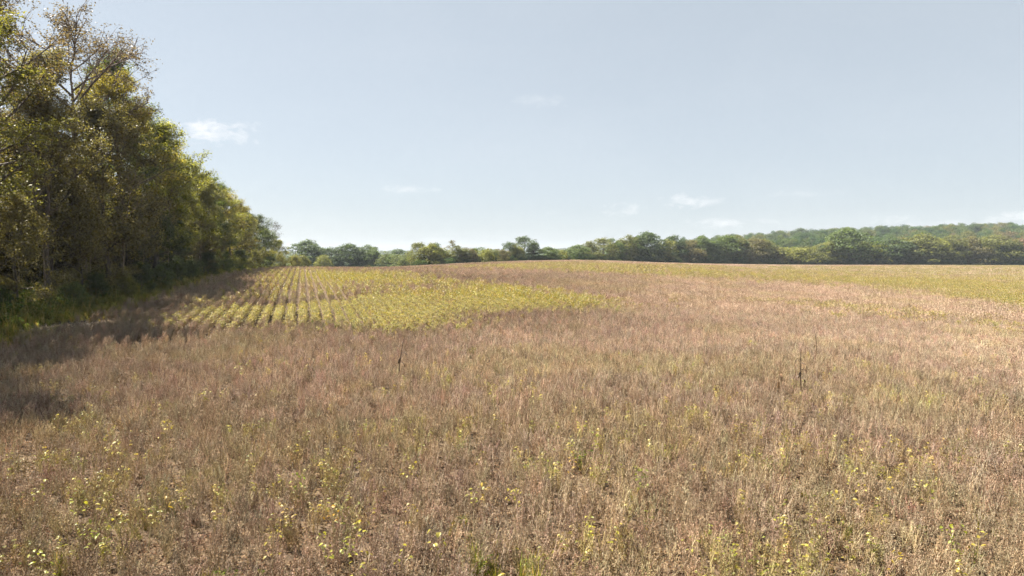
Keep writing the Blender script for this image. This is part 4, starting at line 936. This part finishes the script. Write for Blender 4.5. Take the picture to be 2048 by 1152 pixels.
def soybean_plant(px, py, tint, nl, label, i):
    r = np.random.default_rng(900 + i); x, y = gp(px, py, .68); me, tips = STEMS[i % 3]
    o = empty('soybean_plant', (x, y, ground(x, y)), r.uniform(0, 6.28), r.uniform(1.0, 1.12)); tag(o, label, 'plant', 'leafy yellow soybean plants standing out in the near field')
    p = link(bpy.data.objects.new('stem', me), o); p.color = (1, 1, 1, 1)
    for k in range(int(nl * 1.4)):
        t = tips[k % len(tips)] + r.normal(0, .012 if k < 9 else .05, 3); l = link(bpy.data.objects.new('leaf', LEAVES[r.integers(0, 3)]), o); l.location = t
        l.rotation_euler = (r.normal(0, .35), r.uniform(-.25, .75), r.uniform(0, 6.28)); s = r.uniform(.44, .68); l.scale = (s, s, s)
        c = np.array(tint) * r.uniform(.8, 1.15); 
        if r.random() < .05: c = np.array([1.35, 1.5, 4.0])            # pale underside, its sun glint painted into the colour
        l.color = (*[float(v) for v in c], 1)
for i, (px, py, t, nl, lab) in enumerate(YP): soybean_plant(px, py, t, nl, lab, i)

def corn(x, y, H, label, seed, leaves=5, ear=True, dark=1.0, rz=0.0):
    r = np.random.default_rng(seed); o = empty('corn_stalk', (x, y, ground(x, y)), rz); tag(o, label, 'corn stalk', 'dry corn stalks left standing in the soybeans')
    def part(nm, mb): 
        p = link(bpy.data.objects.new(nm, mb.mesh(nm, [M['corn']], True)), o); p.color = (dark, dark, dark, 1)
    zs = np.linspace(0, 1, 9); st = np.c_[np.outer(zs ** 1.6, r.normal(0, .09, 2)), zs * H]; mb = MB(); mb.tube(st, np.linspace(.022, .010, 9), 6, 0); part('stalk', mb)
    for k in range(leaves):
        f = .42 + .5 * (k + r.uniform(0, .6)) / leaves; p = np.array([np.interp(f, zs, st[:, i]) for i in range(3)]); az = (k % 2) * math.pi + r.normal(0, .35); L = r.uniform(.4, .65) * H / 1.8; V = []; n = 7
        for i in range(n):
            t = i / (n - 1); out = L * .42 * math.sin(t * 1.9) ; z = p[2] + L * (.22 * t - 1.0 * t ** 2); w = .058 * (1 - t) ** .6 * (.6 + .4 * math.sin(3 * t)) + .003; tw = az + t * r.normal(0, .5)
            c = np.array([p[0] + math.cos(az) * out, p[1] + math.sin(az) * out, z]); s = np.array([-math.sin(tw), math.cos(tw), .25]) * w; V += [c - s, c + [0, 0, -.008], c + s]
        mb = MB(); mb.add(V, [(3 * i + a, 3 * i + a + 1, 3 * i + a + 4, 3 * i + a + 3) for i in range(n - 1) for a in (0, 1)], 0); part('leaf', mb)
    if ear:
        p = np.array([np.interp(.58, zs, st[:, i]) for i in range(3)]); mb = MB(); d = np.array([-.3, .05, -.75]); tt = np.linspace(0, 1, 7)
        mb.tube(p + np.outer(tt, d) * .30, .032 * np.sin(np.pi * (tt * .9 + .07)) ** .7 * 1.5, 7, 0, True); part('ear', mb)
    for k in range(3):
        az = r.uniform(0, 6.28); e = st[-1] + np.array([math.cos(az) * .06, math.sin(az) * .06, r.uniform(.08, .16)]); mb = MB(); mb.tube([st[-1], (st[-1] + e) / 2, e], [.004, .004, .002], 4, 0); part('tassel_branch', mb)
x, y = at_depth(795, 26.0); corn(x, y, 1.72, 'dark dry corn stalk with hanging leaves left of centre in the brown field', 3, 4, True, .7, .3)
x, y = at_depth(1606, 23.6); corn(x, y, 1.66, 'leaning corn stalk with a drooping husk, right half of the field', 5, 6, True, .8, 0)
x, y = at_depth(1558, 23.6); corn(x, y, 1.3, 'thin forked corn stalk just left of the drooping-husk one', 8, 2, False, 1.9, 1.2)
x, y = at_depth(1637, 32.0); corn(x, y, 1.3, 'slim dark corn stalk standing farther back than the pair on the right', 11, 1, False, 1.3, 2.2)

# ------------------------------------------------------------------ haze
def build_haze():
    m, nt, out = new_mat('haze'); v = nt.nodes.new('ShaderNodeVolumePrincipled'); v.inputs['Color'].default_value = (.80, .89, 1, 1); v.inputs['Density'].default_value = .00013; v.inputs['Anisotropy'].default_value = 0
    nt.links.new(v.outputs[0], out.inputs['Volume'])
    a = 3300; z0, z1 = -8, 54; V = [(x, y, z) for z in (z0, z1) for x, y in ((-a, -a), (a, -a), (a, a), (-a, a))]
    me = bpy.data.meshes.new('haze'); me.from_pydata(V, [], [(3, 2, 1, 0), (4, 5, 6, 7), (0, 1, 5, 4), (1, 2, 6, 5), (2, 3, 7, 6), (3, 0, 4, 7)]); me.materials.append(m)
    o = link(bpy.data.objects.new('haze', me)); tag(o, 'thin pale autumn haze over the whole landscape', 'haze', kind='stuff')
build_haze()
